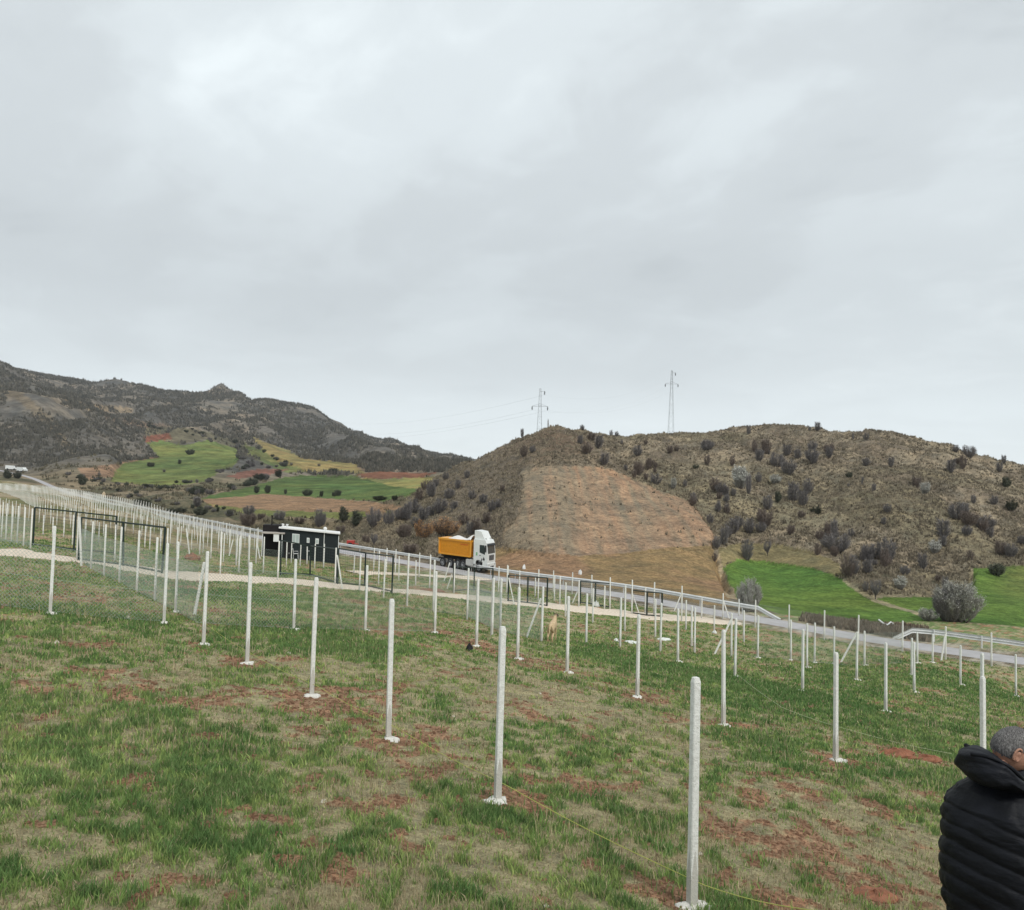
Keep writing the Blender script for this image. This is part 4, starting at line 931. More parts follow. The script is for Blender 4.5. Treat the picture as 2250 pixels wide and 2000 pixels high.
win(583, 1063.5, 597.5, 1084, True); win(612.3, 1070, 617.8, 1080.5, False); win(629.5, 1070, 636.3, 1082, False)
dm = MB(); a = along(568); b = along(580); dm.box(((a+b)/2, -.02, .98), (b-a, .04, 1.95)); do_ = cpart(dm, 'door', M['inside']); k_ = MB(); k_.box((b-.08, -.06, 1.0), (.03, .04, .12)); cpart(k_, 'handle', M['frame'], do_)
# porch annex at the left end
mb = MB(); mb.box((-.72, 1.6, HT/2+.10), (1.40, 2.0, HT+.1)); cpart(mb, 'annex_wall', M['inside'])
mb = MB(); mb.box((-.5, .1, HT-.42), (1.75, 2.0, .09)); cpart(mb, 'porch_roof', M['porch'])
for s in (-1.3, .2): mb = MB(); mb.box((s, -.82, HT/2-.22), (.06, .06, HT-.44)); cpart(mb, 'porch_post', M['frame'])
mb = MB(); mb.box((-.25, -.7, HT-.78), (.42, .3, .62)); cpart(mb, 'white_panel', M['plastic'])
mb = MB(); mb.tube([(-.75, .9, HT-.1), (-.75, .9, HT+.85)], .05, 8); mb.tube([(-.75, .9, HT+.85), (-.75, .9, HT+.92)], .09, 8); cpart(mb, 'chimney', M['inside'])
for s in (.15, .48): mb = MB(); mb.tube([(s, .5, HT+.05), (s, .5, HT+.22)], .07, 8); mb.tube([(s, .5, HT+.22), (s, .5, HT+.30)], .11, 8); cpart(mb, 'roof_vent', M['roofw'])
s = along(648.4); mb = MB(); mb.tube([(s, .2, HT), (s, .2, HT+.2)], .02, 6)
for r_, y_ in ((.02, 0),): pass
R = [[Vector((s+math.cos(2*math.pi*k/12)*q*.15, .12-.06*(1-q*q), HT+.3+math.sin(2*math.pi*k/12)*q*.17)) for k in range(12)] for q in (.05, .5, .85, 1.0)]; mb.rings(R); cpart(mb, 'satellite_dish', M['roofw'])
s = along(646.8); mb = MB(); mb.tube([(s, -.05, .0), (s, -.05, HT-.08)], .03, 6); cpart(mb, 'downpipe', M['frame'])
# plastic furniture on the grass in front of it
def chair(p, rz, lb):
    o = empty('plastic_chair', p, rz); tag(o, lb, 'chair', 'white plastic furniture by the cabin')
    mb = MB(); mb.box((0, 0, .44), (.36, .44, .04)); mb.build('seat', M['plastic'], o, bevel=.01)
    mb = MB(); mb.prism([(-.20, .44), (-.16, .44), (-.24, .88), (-.27, .88)], -.21, .21); mb.build('backrest', M['plastic'], o)
    for x, y in ((.16, .19), (.16, -.19), (-.17, .19), (-.17, -.19)): MB().tube([(x*1.2, y*1.15, 0), (x, y, .43)], .022, 6).build('leg', M['plastic'], o)
    for y in (-.23, .23): MB().tube([(-.2, y, .64), (.15, y, .64), (.17, y, .44)], .02, 6).build('armrest', M['plastic'], o)
tp = cast(609, 1117, 30, 90)
tb_ = empty('plastic_table', tp); tag(tb_, 'small white plastic table in front of the dark cabin', 'table', 'white plastic furniture by the cabin')
MB().box((0, 0, .72), (1.0, .8, .05)).build('table_top', M['plastic'], tb_, bevel=.01)
for x in (-.42, .42):
    for y in (-.32, .32): MB().tube([(x*1.08, y*1.08, 0), (x, y, .71)], .03, 6).build('leg', M['plastic'], tb_)
chair(cast(590, 1116, 30, 90), .3, 'white plastic chair left of the table by the dark cabin'); chair(cast(627, 1118, 30, 90), 2.9, 'white plastic chair right of the table by the dark cabin')
def bucket(p, lb):
    mb = MB(); R = [[Vector((math.cos(2*math.pi*k/14)*r, math.sin(2*math.pi*k/14)*r, z)) for k in range(14)] for r, z in ((.13, 0), (.19, .4), (.20, .42), (.20, .45), (.175, .45), (.14, .1))]
    mb.rings(R); o = mb.build('bucket', M['plastic']); o.location = p; tag(o, lb, 'bucket')
    h = MB(); h.tube([(.2*math.cos(a), 0, .44+.18*math.sin(a)) for a in np.linspace(0, math.pi, 9)], .008, 5); h.build('handle', M['rim'], o)
bucket(cast(635, 1119, 30, 90), 'white bucket on the grass before the dark cabin wall')
# small red trailer beyond the road
p = cast(700, 1093, 60, 130); o = empty('hand_trailer', p); tag(o, 'small red trailer standing beyond the road right of the cabin', 'trailer')
MB().box((0, 0, .62), (.75, .8, .42), taper=1.1).build('body', M['redpaint'], o); MB().tube([(.3, 0, .5), (.9, 0, .4)], .04, 6).build('drawbar', M['redpaint'], o)
for y in (-.45, .45):
    R = [[Vector((math.cos(2*math.pi*k/14)*r, y+w_, .3+math.sin(2*math.pi*k/14)*r)) for k in range(14)] for w_, r in ((-.08, .2), (-.08, .3), (.08, .3), (.08, .2))]; MB().rings(R).build('wheel', M['tyre'], o)
# vans far up the road at the left
def van(p, rz, lb, c=M['white']):
    o = empty('parked_van', p, rz); tag(o, lb, 'van', 'pale vans far up the road')
    MB().prism([(-2.3, .4), (2.3, .4), (2.35, 1.0), (1.7, 1.25), (1.2, 2.0), (-2.3, 2.1)], -.9, .9).build('body', c, o)
    MB().prism([(1.62, 1.30), (1.67, 1.30), (1.22, 1.92), (1.17, 1.92)], -.8, .8).build('windscreen', M['glass'], o)
    for x in (-1.4, 1.4):
        for y in (-.82, .82):
            R = [[Vector((x+math.cos(2*math.pi*k/12)*r, y+w_, .36+math.sin(2*math.pi*k/12)*r)) for k in range(12)] for w_, r in ((-.1, .2), (-.1, .36), (.1, .36), (.1, .2))]; MB().rings(R).build('wheel', M['tyre'], o)
van(cast(22, 938, 200, 500), .4, 'pale van at the far left end of the road'); van(cast(44, 942, 200, 500), -.3, 'second pale van on the far road bend, right of the other van')
# tan marker stone by the far road
p = cast(207, 992, 120, 300); mb = MB(); mb.box((0, 0, .5), (.9, .6, 1.2), taper=.75); mb.box((0, 0, 1.2), (.5, .4, .4), taper=.4); o = mb.build('marker_stone', mat('tan_stone', (.62, .50, .34), .9), bevel=.05); o.location = p; tag(o, 'small tan marker stone beyond the road in the left scrub', 'stone')
# ============================================================ PYLONS
M['steel'] = mat('weathered_lattice_steel', (.27, .29, .30), .6, .08, 2, metal=.2)
def pylon(base, H_, wb, lb):
    o = empty('power_pylon', base); tag(o, lb, 'pylon', 'lattice pylons on the hill crest')
    mb = MB(); r = .027; zt_ = H_*.86; lv_ = 13
    def wz(z): return wb*(1-z/H_)**1.0+.28*(z/H_)
    C = lambda z, k: Vector(((1 if k in (0, 1) else -1)*wz(z)*.5, (1 if k in (1, 2) else -1)*wz(z)*.5, z))
    zs_ = [H_*(1-(1-i/lv_)**1.25) for i in range(lv_+1)]
    for k in range(4): mb.tube([C(z, k) for z in zs_], r, 4)
    mb.build('mast', M['steel'], o); mb = MB()
    for i in range(lv_):
        for k in range(4):
            a, b = (k, (k+1) % 4) if i % 2 else ((k+1) % 4, k); mb.tube([C(zs_[i], a), C(zs_[i+1], b)], r*.5, 3, cap=False)
            if i % 3 == 0: mb.tube([C(zs_[i+1], k), C(zs_[i+1], (k+1) % 4)], r*.5, 3, cap=False)
    mb.build('bracing', M['steel'], o)
    za = H_*(.80 if H_ > 12 else .60); L_ = 1.5
    mb = MB(); mb.tube([(-L_, 0, za), (L_, 0, za)], r, 4); mb.tube([(-L_, 0, za), (0, 0, za+.55), (L_, 0, za)], r*.7, 4); mb.build('cross_arm', M['steel'], o)
    mb = MB(); mb.tube([(0, 0, H_-.6), (.85, 0, H_-.45)], r, 4); mb.build('top_arm', M['steel'], o)
    ends = []
    for x, z in ((-L_, za), (L_, za), (.85, H_-.45)):
        mb = MB(); mb.tube([(x, 0, z), (x, 0, z-.25), (x, 0, z-.5), (x, 0, z-.75)], [.06, .13, .13, .05], 6); mb.build('insulator', M['steel'], o); ends.append(base+Vector((x, 0, z-.75)))
    return ends
p1 = ray(1077, 842)*158; p1.z = gz(p1.x, p1.y)-.3; t1_ = ray(1079, 776)*p1.y
E1 = pylon(p1, t1_.z-p1.z, .95, 'shorter lattice pylon standing on top of the conical hill')
p2 = ray(1339, 870)*192; p2.z = gz(p2.x, p2.y)-.3; t2_ = ray(1343, 740)*p2.y
E2 = pylon(p2, t2_.z-p2.z, 1.3, 'tall lattice pylon on the grassy saddle right of the conical hill')
M['cable'] = mat('grey_cable', (.30, .31, .32), .6, .05, 1)
def cable(a, b, sag, r, lb):
    mb = MB(); mb.tube([a.lerp(b, i/24)-Vector((0, 0, 4*sag*(i/24)*(1-i/24))) for i in range(25)], r, 3, cap=False); tag(mb.build('power_line', M['cable']), lb, 'cable', 'power lines of the pylons')
E0 = [ray(600, 838)*420, ray(560, 852)*420, ray(600, 822)*420]
for a, b, nm in zip(E1, E2, ('lower left', 'lower right', 'top')): cable(a, b, 2.6, .005, 'thin power line between the two pylons, from their '+nm+' insulators')
for a, b, nm in zip(E0, E1, ('lower left', 'lower right', 'top')): cable(a, b, 6.0, .010, 'thin power line running left over the valley from the shorter pylon, '+nm+' one')
# ============================================================ SMALL THINGS LYING ABOUT
def lump(px, py, sx, sy, sz, m, name, lb, cat, seed, group=None, flat=.25, dmin=4):
    r = np.random.default_rng(seed); p = cast(px, py, dmin, 120); n, k = 9, 14; R = []
    for i in range(n):
        ph = math.pi*(i/(n-1)-.5); R.append([Vector((math.cos(2*math.pi*j/k)*math.cos(ph)*sx, math.sin(2*math.pi*j/k)*math.cos(ph)*sy, (math.sin(ph)+flat)*sz)) for j in range(k)])
    o = MB().rings(R)
    for i, v in enumerate(o.v):
        f = .62+.76*float(fbm(np.array([v.x/sx*1.4+seed]), np.array([v.y/sy*1.4+v.z/sz*1.3]), 3, seed)[0]); v.x *= f; v.y *= f; v.z *= .6+.8*r.random()
    ob = o.build(name, m, smooth=False); ob.location = p; tag(ob, lb, cat, group); return ob
M['sheet'] = mat('white_plastic_sheet', (.72, .74, .70), .5, .1, 6); M['stone'] = mat('pale_stone', (.58, .54, .44), .9, .15, 12); M['blackcloth'] = mat('black_cloth', (.018, .018, .02), .8, .1, 8)
GS = 'white plastic scraps on the grass'
lump(1230, 1281, .10, .12, .10, M['sheet'], 'plastic_scrap', 'small curled white scrap left of the post right of the dog', 'scrap', 1, GS)
lump(1261, 1284, .30, .25, .07, M['sheet'], 'plastic_scrap', 'flat white plastic sheet lying left of a second row post', 'scrap', 2, GS)
lump(1325, 1278, .32, .22, .08, M['sheet'], 'plastic_scrap', 'crumpled white plastic sheet lying between posts in the middle plots', 'scrap', 3, GS)
lump(1426, 1264, .14, .12, .10, M['sheet'], 'plastic_scrap', 'small white scrap at a post foot near the end of the gravel path', 'scrap', 4, GS)
lump(1190, 1211, .22, .2, .25, M['sheet'], 'plastic_scrap', 'pale bundle of plastic on the gravel path above the dog', 'scrap', 5, GS)
lump(1158, 1147, .16, .14, .28, M['plastic'], 'white_bag', 'small white bag on the far road edge below the scraped slope', 'bag', 6, 'white bags by the guard rail')
lump(1046, 1136, .16, .14, .28, M['plastic'], 'white_bag', 'small white bag at the guard rail just right of the lorry', 'bag', 7, 'white bags by the guard rail')
lump(937, 1299, .10, .13, .13, M['blackcloth'], 'black_bundle', 'small black cloth bundle on the straw beside a post foot', 'bundle', 8)
for i, (px, py, s, lb) in enumerate(((646, 1602, .028, 'pale stone in a red soil patch at the lower left'), (1398, 1706, .02, 'small pale stone left of the nearest post'), (113, 1285, .045, 'pale stone in the grass at the far left'), (255, 1234, .05, 'pale flat stone below the left plot fence'),
      (1090, 1812, .022, 'small pale stone at the bottom edge of the picture'), (905, 1432, .03, 'pale stone beside the string left of the second nearest post'), (1895, 1516, .03, 'pale stone on the soil patch left of the man'), (1078, 1386, .03, 'small pale stone in the straw below the tan dog'), (850, 1420, .02, 'tiny pale stone in dry grass right of the third front post'), (577, 1305, .035, 'pale flat stone on the dark green band'),
      (1480, 1385, .025, 'tiny pale stone in the straw by the pale string'), (1935, 1418, .035, 'pale stone in deep green grass above the man'))):
    lump(px, py, s, s, s*.8, M['stone'], 'stone', lb, 'stone', 20+i, 'pale stones in the grass', .3)
# white pipes dumped on the bank behind the road
p = cast(1772, 1256, 45, 90)
o = empty('plastic_pipes', p); tag(o, 'tangle of white bent pipes on the bank behind the road below the green field', 'pipes')
for P in ([(-.75, 0, .75), (-.35, 0, .45), (.0, 0, .35), (.3, .1, .55), (.5, .1, .45), (.52, 0, .1)], [(-.5, .2, 0), (-.3, .2, .25), (.1, 0, .2), (.5, .1, .05)]): MB().tube([(x_*.8, y_, z_*.8) for x_, y_, z_ in P], .05, 7).build('pipe', M['plastic'], o, smooth=True)
# mounds of dug soil
M['mound'] = mat('dug_soil', (.30, .13, .075), .95, .0, 9, 1.0, 25, col2=(.17, .075, .045))
for i, (px, py, sx, sy, sz, lb) in enumerate(((1790, 1508, .36, .20, .09, 'low ridge of fresh red soil left of the man, nearer end'), (1850, 1517, .30, .16, .07, 'low ridge of fresh red soil left of the man, right end'), (858, 1181, .9, .5, .16, 'low heap of red soil beside the gravel path below the lorry'),
      (382, 1117, .5, .5, .3, 'small heap of reddish soil beyond the path left of the cabin'), (1745, 1790, .20, .15, .05, 'heap of dug red soil at the bottom right between the nearest post and the man'))):
    lump(px, py, sx, sy, sz, M['mound'], 'soil_heap', lb, 'soil heap', 50+i, 'heaps of red soil', .1)
# ============================================================ DOG
def skinned(name, nodes, edges, m, parent=None, sub=2):
    me = bpy.data.meshes.new(name); me.from_pydata([n[:3] for n in nodes], edges, []); o = bpy.data.objects.new(name, me); link(o, parent)
    me.materials.append(m); md = o.modifiers.new('skin', 'SKIN'); sv = me.skin_vertices[0].data
    for i, n in enumerate(nodes): r = n[3]; sv[i].radius = r if isinstance(r, tuple) else (r, r)
    sv[0].use_root = True; md.use_smooth_shade = True
    s = o.modifiers.new('sub', 'SUBSURF'); s.levels = s.render_levels = sub; return o
def dogmat():
    m = bpy.data.materials.new('fawn_fur'); m.use_nodes = True; t = NT(m.node_tree); bs = m.node_tree.nodes['Principled BSDF']; tc = t.n('ShaderNodeTexCoord'); s = t.n('ShaderNodeSeparateXYZ'); t.l(tc.outputs['Object'], s.inputs[0])
    c = t.ramp(t.noise(tc.outputs['Object'], 14, 4), [(.3, (.42, .29, .16)), (.7, (.60, .46, .29))])
    k = t.math('ADD', s.outputs[0], t.math('MULTIPLY', t.noise(tc.outputs['Object'], 9, 3), .08))
    f = t.ramp(k, [(.44, (0,)*3), (.52, (1,)*3), (.80, (1,)*3), (.90, (.5,)*3)]); t.l(t.mix(f, c, (.10, .075, .05)), bs.inputs['Base Color']); bs.inputs['Roughness'].default_value = .95; return m
dp = cast(1102, 1281, 15, 60)
DG = empty('dog', dp); tag(DG, 'large tan dog with dark neck standing in the grass between the second row posts', 'dog')
DG.rotation_euler = (0, 0, math.radians(76)); k = 1.0; DG.scale = (k, k*.85, k)
N = [(-.28, 0, .58, (.135, .13)), (-.05, 0, .58, (.135, .14)), (.20, 0, .58, (.14, .17)), (.36, 0, .66, (.11, .12)), (.47, 0, .78, (.085, .09)), (.53, -.02, .87, (.085, .08)), (.62, -.05, .85, (.05, .048)), (.70, -.08, .83, (.036, .032)),
     (-.30, .09, .46, .075), (-.20, .10, .34, .052), (-.38, .10, .21, .034), (-.35, .10, .05, .027), (-.29, .10, .02, .03), (-.30, -.09, .46, .075), (-.22, -.10, .34, .052), (-.40, -.10, .21, .034), (-.37, -.10, .05, .027), (-.31, -.10, .02, .03),
     (.24, .09, .46, .06), (.22, .09, .28, .036), (.25, .09, .05, .028), (.30, .09, .02, .03), (.24, -.09, .46, .06), (.24, -.09, .28, .036), (.27, -.09, .05, .028), (.32, -.09, .02, .03),
     (-.42, 0, .62, .04), (-.50, 0, .50, .032), (-.52, .01, .36, .026), (-.47, .01, .27, .018)]
Ed = [(0, 1), (1, 2), (2, 3), (3, 4), (4, 5), (5, 6), (6, 7), (0, 8), (8, 9), (9, 10), (10, 11), (11, 12), (0, 13), (13, 14), (14, 15), (15, 16), (16, 17), (2, 18), (18, 19), (19, 20), (20, 21), (2, 22), (22, 23), (23, 24), (24, 25), (0, 26), (26, 27), (27, 28), (28, 29)]
skinned('body', N, Ed, dogmat(), DG)
for y in (-.07, .05):
    mb = MB(); mb.add([(.50, y, .93), (.56, y+.02, .93), (.54, y+(.05 if y > 0 else -.05), .84), (.53, y, .90)], [[0, 1, 3], [1, 2, 3], [2, 0, 3], [0, 2, 1]]); mb.build('ear', mat('dark_ear', (.09, .07, .05), .9), DG)
# ============================================================ MAN AT THE RIGHT EDGE
def padmat():
    m = bpy.data.materials.new('black_padded_nylon'); m.use_nodes = True; t = NT(m.node_tree); bs = m.node_tree.nodes['Principled BSDF']; tc = t.n('ShaderNodeTexCoord')
    t.l(t.ramp(t.noise(tc.outputs['Object'], 6, 4), [(.3, (.0035, .004, .0055)), (.7, (.008, .009, .013))]), bs.inputs['Base Color']); bs.inputs['Roughness'].default_value = .55; bs.inputs['Specular IOR Level'].default_value = .18
    mp = t.n('ShaderNodeMapping'); t.l(tc.outputs['Object'], mp.inputs[0]); mp.inputs['Scale'].default_value = (9, 9, 26)
    b = t.n('ShaderNodeBump'); b.inputs['Strength'].default_value = .6; b.inputs['Distance'].default_value = .012; t.l(t.noise(mp.outputs[0], 1.6, 5, .6), b.inputs['Height']); t.l(b.outputs[0], bs.inputs['Normal']); return m
M['jacket'] = padmat(); M['skin'] = mat('tanned_skin', (.42, .22, .15), .6, .08, 18, .2, 60, spec=.35); M['trousers'] = mat('dark_trousers', (.02, .022, .03), .9)
dm_ = 4.3; hc = ray(2021, 1498)*dm_; tc0 = ray(1990, 1795)*dm_; tc1 = ray(1990, 1590)*dm_
feet = Vector((tc0.x+.02, dm_, gz(tc0.x, dm_)))
MAN = empty('person', feet); tag(MAN, 'grey haired man in a black hooded quilted jacket at the right edge, head bent', 'person')
fa = math.radians(32); Ff = Vector((math.cos(fa), math.sin(fa), 0)); Lf = Vector((-math.sin(fa), math.cos(fa), 0))
loc = lambda v: v-feet
hip = loc(tc0)+Vector((0, 0, .02)); sh = loc(tc1)+Vector((0, 0, -.02)); nk = loc(hc)+Vector((-.07, 0, -.15)); hd = loc(hc)
def q(o, f, l, u): return o+Ff*f+Lf*l+Vector((0, 0, u))
hL, hR = q(hip, 0, .10, -.02), q(hip, 0, -.10, -.02)
kz = hip.z*.5
nodes = [(*hip, (.15, .13)), (*hip.lerp(sh, .5), (.15, .13)), (*sh, (.14, .11)), (*q(sh, .03, 0, .08), .07), (*q(nk, .03, 0, .06), .055),
  (*hL, .09), (*Vector((q(hip, .05, .11, 0).x, q(hip, .05, .11, 0).y, kz)), .065), (*Vector((q(hip, -.02, .12, 0).x, q(hip, -.02, .12, 0).y, .09)), .045), (*Vector((q(hip, .12, .13, 0).x, q(hip, .12, .13, 0).y, .03)), .035),
  (*hR, .09), (*Vector((q(hip, .05, -.11, 0).x, q(hip, .05, -.11, 0).y, kz)), .065), (*Vector((q(hip, -.02, -.12, 0).x, q(hip, -.02, -.12, 0).y, .09)), .045), (*Vector((q(hip, .12, -.13, 0).x, q(hip, .12, -.13, 0).y, .03)), .035)]
ed = [(0, 1), (1, 2), (2, 3), (3, 4), (0, 5), (5, 6), (6, 7), (7, 8), (0, 9), (9, 10), (10, 11), (11, 12)]
arms = []
for s in (1, -1):
    S = q(sh, 0, .155*s, -.03); E = q(sh, .10, .20*s, -.31); Wr = q(sh, .33, .10*s, -.24); Pm_ = q(sh, .39, .06*s, -.20); b = len(nodes)
    nodes += [(*S, .045), (*E, .04), (*Wr, .028), (*Pm_, (.035, .018))]; ed += [(2, b), (b, b+1), (b+1, b+2), (b+2, b+3)]; arms.append((S, E, Wr, Pm_))
    fd = Ff*.9+Vector((0, 0, .45)); fd.normalize(); ac = Lf*(-s)
    for i, ln in enumerate((.072, .080, .074, .058)):     # four curled fingers and a thumb from the palm's side
        o_ = Pm_+Vector((0, 0, .024-.016*i)); p1_ = o_+Ff*ln*.5; p2_ = p1_+Ff*ln*.2+ac*ln*.35; c_ = len(nodes); nodes += [(*p1_, .0085), (*p2_, .007)]; ed += [(b+3, c_), (c_, c_+1)]
    c_ = len(nodes); t1 = Wr.lerp(Pm_, .6)+Vector((0, 0, .03))+ac*.01; t2 = t1+Ff*.035+Vector((0, 0, .02)); nodes += [(*t1, .010), (*t2, .008)]; ed += [(b+2, c_), (c_, c_+1)]
BD = skinned('body', nodes, ed, M['skin'], MAN)
# head: one closed surface with brow, nose, lips, chin, ear
dn = math.radians(24); fh = math.radians(-9)
hF = Vector((math.cos(fh)*math.cos(dn), math.sin(fh)*math.cos(dn), -math.sin(dn))); hL_ = Vector((-math.sin(fh), math.cos(fh), 0)); hU = hF.cross(hL_)
def headpt(th, ph, k=1.0, raw=False):
    x, y, z = math.cos(ph)*math.cos(th), math.cos(ph)*math.sin(th), math.sin(ph)
    a, b, c = .096, .076, .118
    if z < 0: b *= 1-.28*z*z; a = a*(1-.10*z*z) if x > 0 else a*(1-.45*z*z)
    if x < 0 and z > -.2: a *= 1.05
    px_, py_, pz_ = x*a, y*b, z*c
    def bump(th0, ph0, s1, s2, h): return h*math.exp(-((th-th0)/s1)**2-((ph-ph0)/s2)**2)
    f = bump(0, -.12, .13, .20, .026)+bump(0, -.34, .20, .10, .010)+bump(0, .25, .5, .10, .005)-bump(.38, .08, .16, .12, .009)-bump(-.38, .08, .16, .12, .009)+bump(0, -.56, .3, .06, .007)+bump(0, -.70, .3, .05, .006)-bump(0, -.63, .25, .03, .004)+bump(0, -1.0, .4, .2, .010)
    f += bump(.75, -.25, .3, .3, .004)+bump(-.75, -.25, .3, .3, .004)
    v = Vector((px_, py_, pz_))*k; v += Vector((x, y, 0)).normalized()*f if (x or y) else Vector()
    return hd+hF*v.x+hL_*v.y+hU*v.z
nT, nP = 64, 48; V = []; F = []
for j in range(nP+1):
    for i in range(nT): th = 2*math.pi*i/nT; th = th-2*math.pi if th > math.pi else th; V.append(headpt(th, math.pi*(j/nP-.5)*.999))
for j in range(nP):
    for i in range(nT): F.append([j*nT+i, j*nT+(i+1) % nT, (j+1)*nT+(i+1) % nT, (j+1)*nT+i])
mb = MB(); mb.add(V, F)
for s in (1, -1):                       # ears: curved rim with a lobe
    c = hd+hF*(-.004)+hL_*(.077*s)+hU*(-.012); R = []
    for i in range(15):
        a = math.radians(-60+300*i/14); rr = .030+.006*math.sin(a); R.append(c+hF*(-.006-math.cos(a)*rr*.62)+hU*(math.sin(a)*rr*1.15)+hL_*s*(.010+.006*math.cos(a)))
    mb.tube(R, .0055, 6); mb.rings([[c+hL_*s*o_+hF*math.cos(2*math.pi*k/10)*r_*.6+hU*math.sin(2*math.pi*k/10)*r_ for k in range(10)] for o_, r_ in ((-.004, .030), (.009, .028), (.007, .012), (.003, .004))])
mb.tube([q(nk, .02, 0, -.06), nk+Vector((.01, 0, 0)), hd+hF*-.03+hU*-.06], [.062, .058, .055], 16)
mb.build('head', M['skin'], MAN, smooth=True)
def hairmat():
    m = bpy.data.materials.new('short_grey_hair'); m.use_nodes = True; t = NT(m.node_tree); bs = m.node_tree.nodes['Principled BSDF']; tc = t.n('ShaderNodeTexCoord')
    mp = t.n('ShaderNodeMapping'); t.l(tc.outputs['Object'], mp.inputs[0]); mp.inputs['Scale'].default_value = (60, 60, 14)
    n = t.noise(mp.outputs[0], 3, 5, .7); n2 = t.noise(tc.outputs['Object'], 22, 3)
    c = t.mix(n2, t.ramp(n, [(.38, (.025, .022, .022)), (.55, (.22, .21, .20)), (.68, (.50, .49, .47))]), (.055, .05, .05)); t.l(c, bs.inputs['Base Color']); bs.inputs['Roughness'].default_value = .8
    b = t.n('ShaderNodeBump'); b.inputs['Strength'].default_value = 1; b.inputs['Distance'].default_value = .004; t.l(n, b.inputs['Height']); t.l(b.outputs[0], bs.inputs['Normal']); return m
V = []; F = []; ids = {}
def hair_on(th, ph): 
    lim = -.42 if abs(th) > 1.9 else (-.42+(1.9-abs(th))*1.05 if abs(th) > .95 else .62)
    return ph > lim-.02*math.sin(th*13)
rr_ = random.Random(4)
for j in range(nP+1):
    for i in range(nT):
        th = 2*math.pi*i/nT; th = th-2*math.pi if th > math.pi else th; ph = math.pi*(j/nP-.5)*.999; V.append(headpt(th, ph, 1.05+rr_.uniform(-.02, .022)) if hair_on(th, ph) else headpt(th, ph, .97))
for j in range(nP):
    for i in range(nT):
        th = 2*math.pi*(i+.5)/nT; th = th-2*math.pi if th > math.pi else th
        if hair_on(th, math.pi*((j-.6)/nP-.5)): F.append([j*nT+i, j*nT+(i+1) % nT, (j+1)*nT+(i+1) % nT, (j+1)*nT+i])
MB().add(V, F).build('hair', hairmat(), MAN, smooth=True)
# jacket: torso with diagonal quilting, sleeves, collar and hood
JK = None
def quilt(p, z0): # depth of a seam at a point: 0 in the seam, 1 on the puff
    ph = (p.z+.42*(p.x-hip.x)+.10*(p.y-hip.y)-z0+.022*(float(fbm(np.array([p.x*7]), np.array([p.z*5+p.y*6]), 2, 3)[0])-.5))/.088
    return abs(math.sin(math.pi*ph))**.42
ax = [hip+Vector((.0, 0, -.16)), hip+Vector((0, 0, -.06)), hip.lerp(sh, .25), hip.lerp(sh, .5), hip.lerp(sh, .75), sh+Vector((.005, 0, -.03)), q(sh, .02, 0, .045), q(sh, .045, 0, .10), q(sh, .065, 0, .14)]
ra = [(.175, .215), (.205, .245), (.215, .26), (.208, .26), (.20, .258), (.185, .245), (.15, .20), (.105, .135), (.08, .09)]
nV, nA = 150, 110; R = []
for j in range(nV+1):
    t_ = j/nV*(len(ax)-1); i = min(int(t_), len(ax)-2); f = t_-i; f = f*f*(3-2*f)*.5+f*.5; c = ax[i].lerp(ax[i+1], f); a = ra[i][0]+(ra[i+1][0]-ra[i][0])*f; b = ra[i][1]+(ra[i+1][1]-ra[i][1])*f; ring = []
    for k in range(nA):
        w_ = 2*math.pi*k/nA; cx, sx = math.cos(w_), math.sin(w_); e = .82
        p = c+Ff*(math.copysign(abs(cx)**e, cx)*a)+Lf*(math.copysign(abs(sx)**e, sx)*b)
        g = quilt(p, 0)*min(1, max(.25, (sh.z-p.z+.06)/.12)); o_ = (p-c); nrm = o_.normalized(); wr = float(fbm(np.array([w_*2.2]), np.array([p.z*14]), 3, 5)[0])-.5
        w2 = float(fbm(np.array([w_*9+p.z*3]), np.array([p.z*30]), 3, 6)[0])-.5; ring.append(p+nrm*(g*.016-.010+wr*.020+w2*.009))
    R.append(ring)
mb = MB(); mb.rings(R); JK = mb.build('jacket', M['jacket'], MAN, smooth=True)
for s, (S, E, Wr, Pm_) in zip((1, -1), arms):
    P = [q(S, -.02, -.04*s, .0), S, S.lerp(E, .4), S.lerp(E, .8), E+Ff*.01, E.lerp(Wr, .3), E.lerp(Wr, .7), Wr]; rad = [.085, .095, .092, .086, .082, .076, .066, .052]; R = []
    for j in range(71):
        t_ = j/70*(len(P)-1); i = min(int(t_), len(P)-2); f = t_-i; c = P[i].lerp(P[i+1], f); r_ = rad[i]+(rad[i+1]-rad[i])*f
        d = (P[min(i+1, len(P)-1)]-P[max(i-0, 0)]).normalized() if f < .5 else (P[min(i+2, len(P)-1)]-P[i+1 if i+2 < len(P) else i]).normalized()
        a = d.cross(Lf).normalized(); b = d.cross(a); g = abs(math.sin(math.pi*j/8.0))**.45
        R.append([c+(a*math.cos(2*math.pi*k/28)+b*math.sin(2*math.pi*k/28))*(r_*(.94+.09*g)+.004*math.sin(k*1.7+j*.6)) for k in range(28)])
    MB().rings(R).build('sleeve', M['jacket'], MAN, smooth=True)
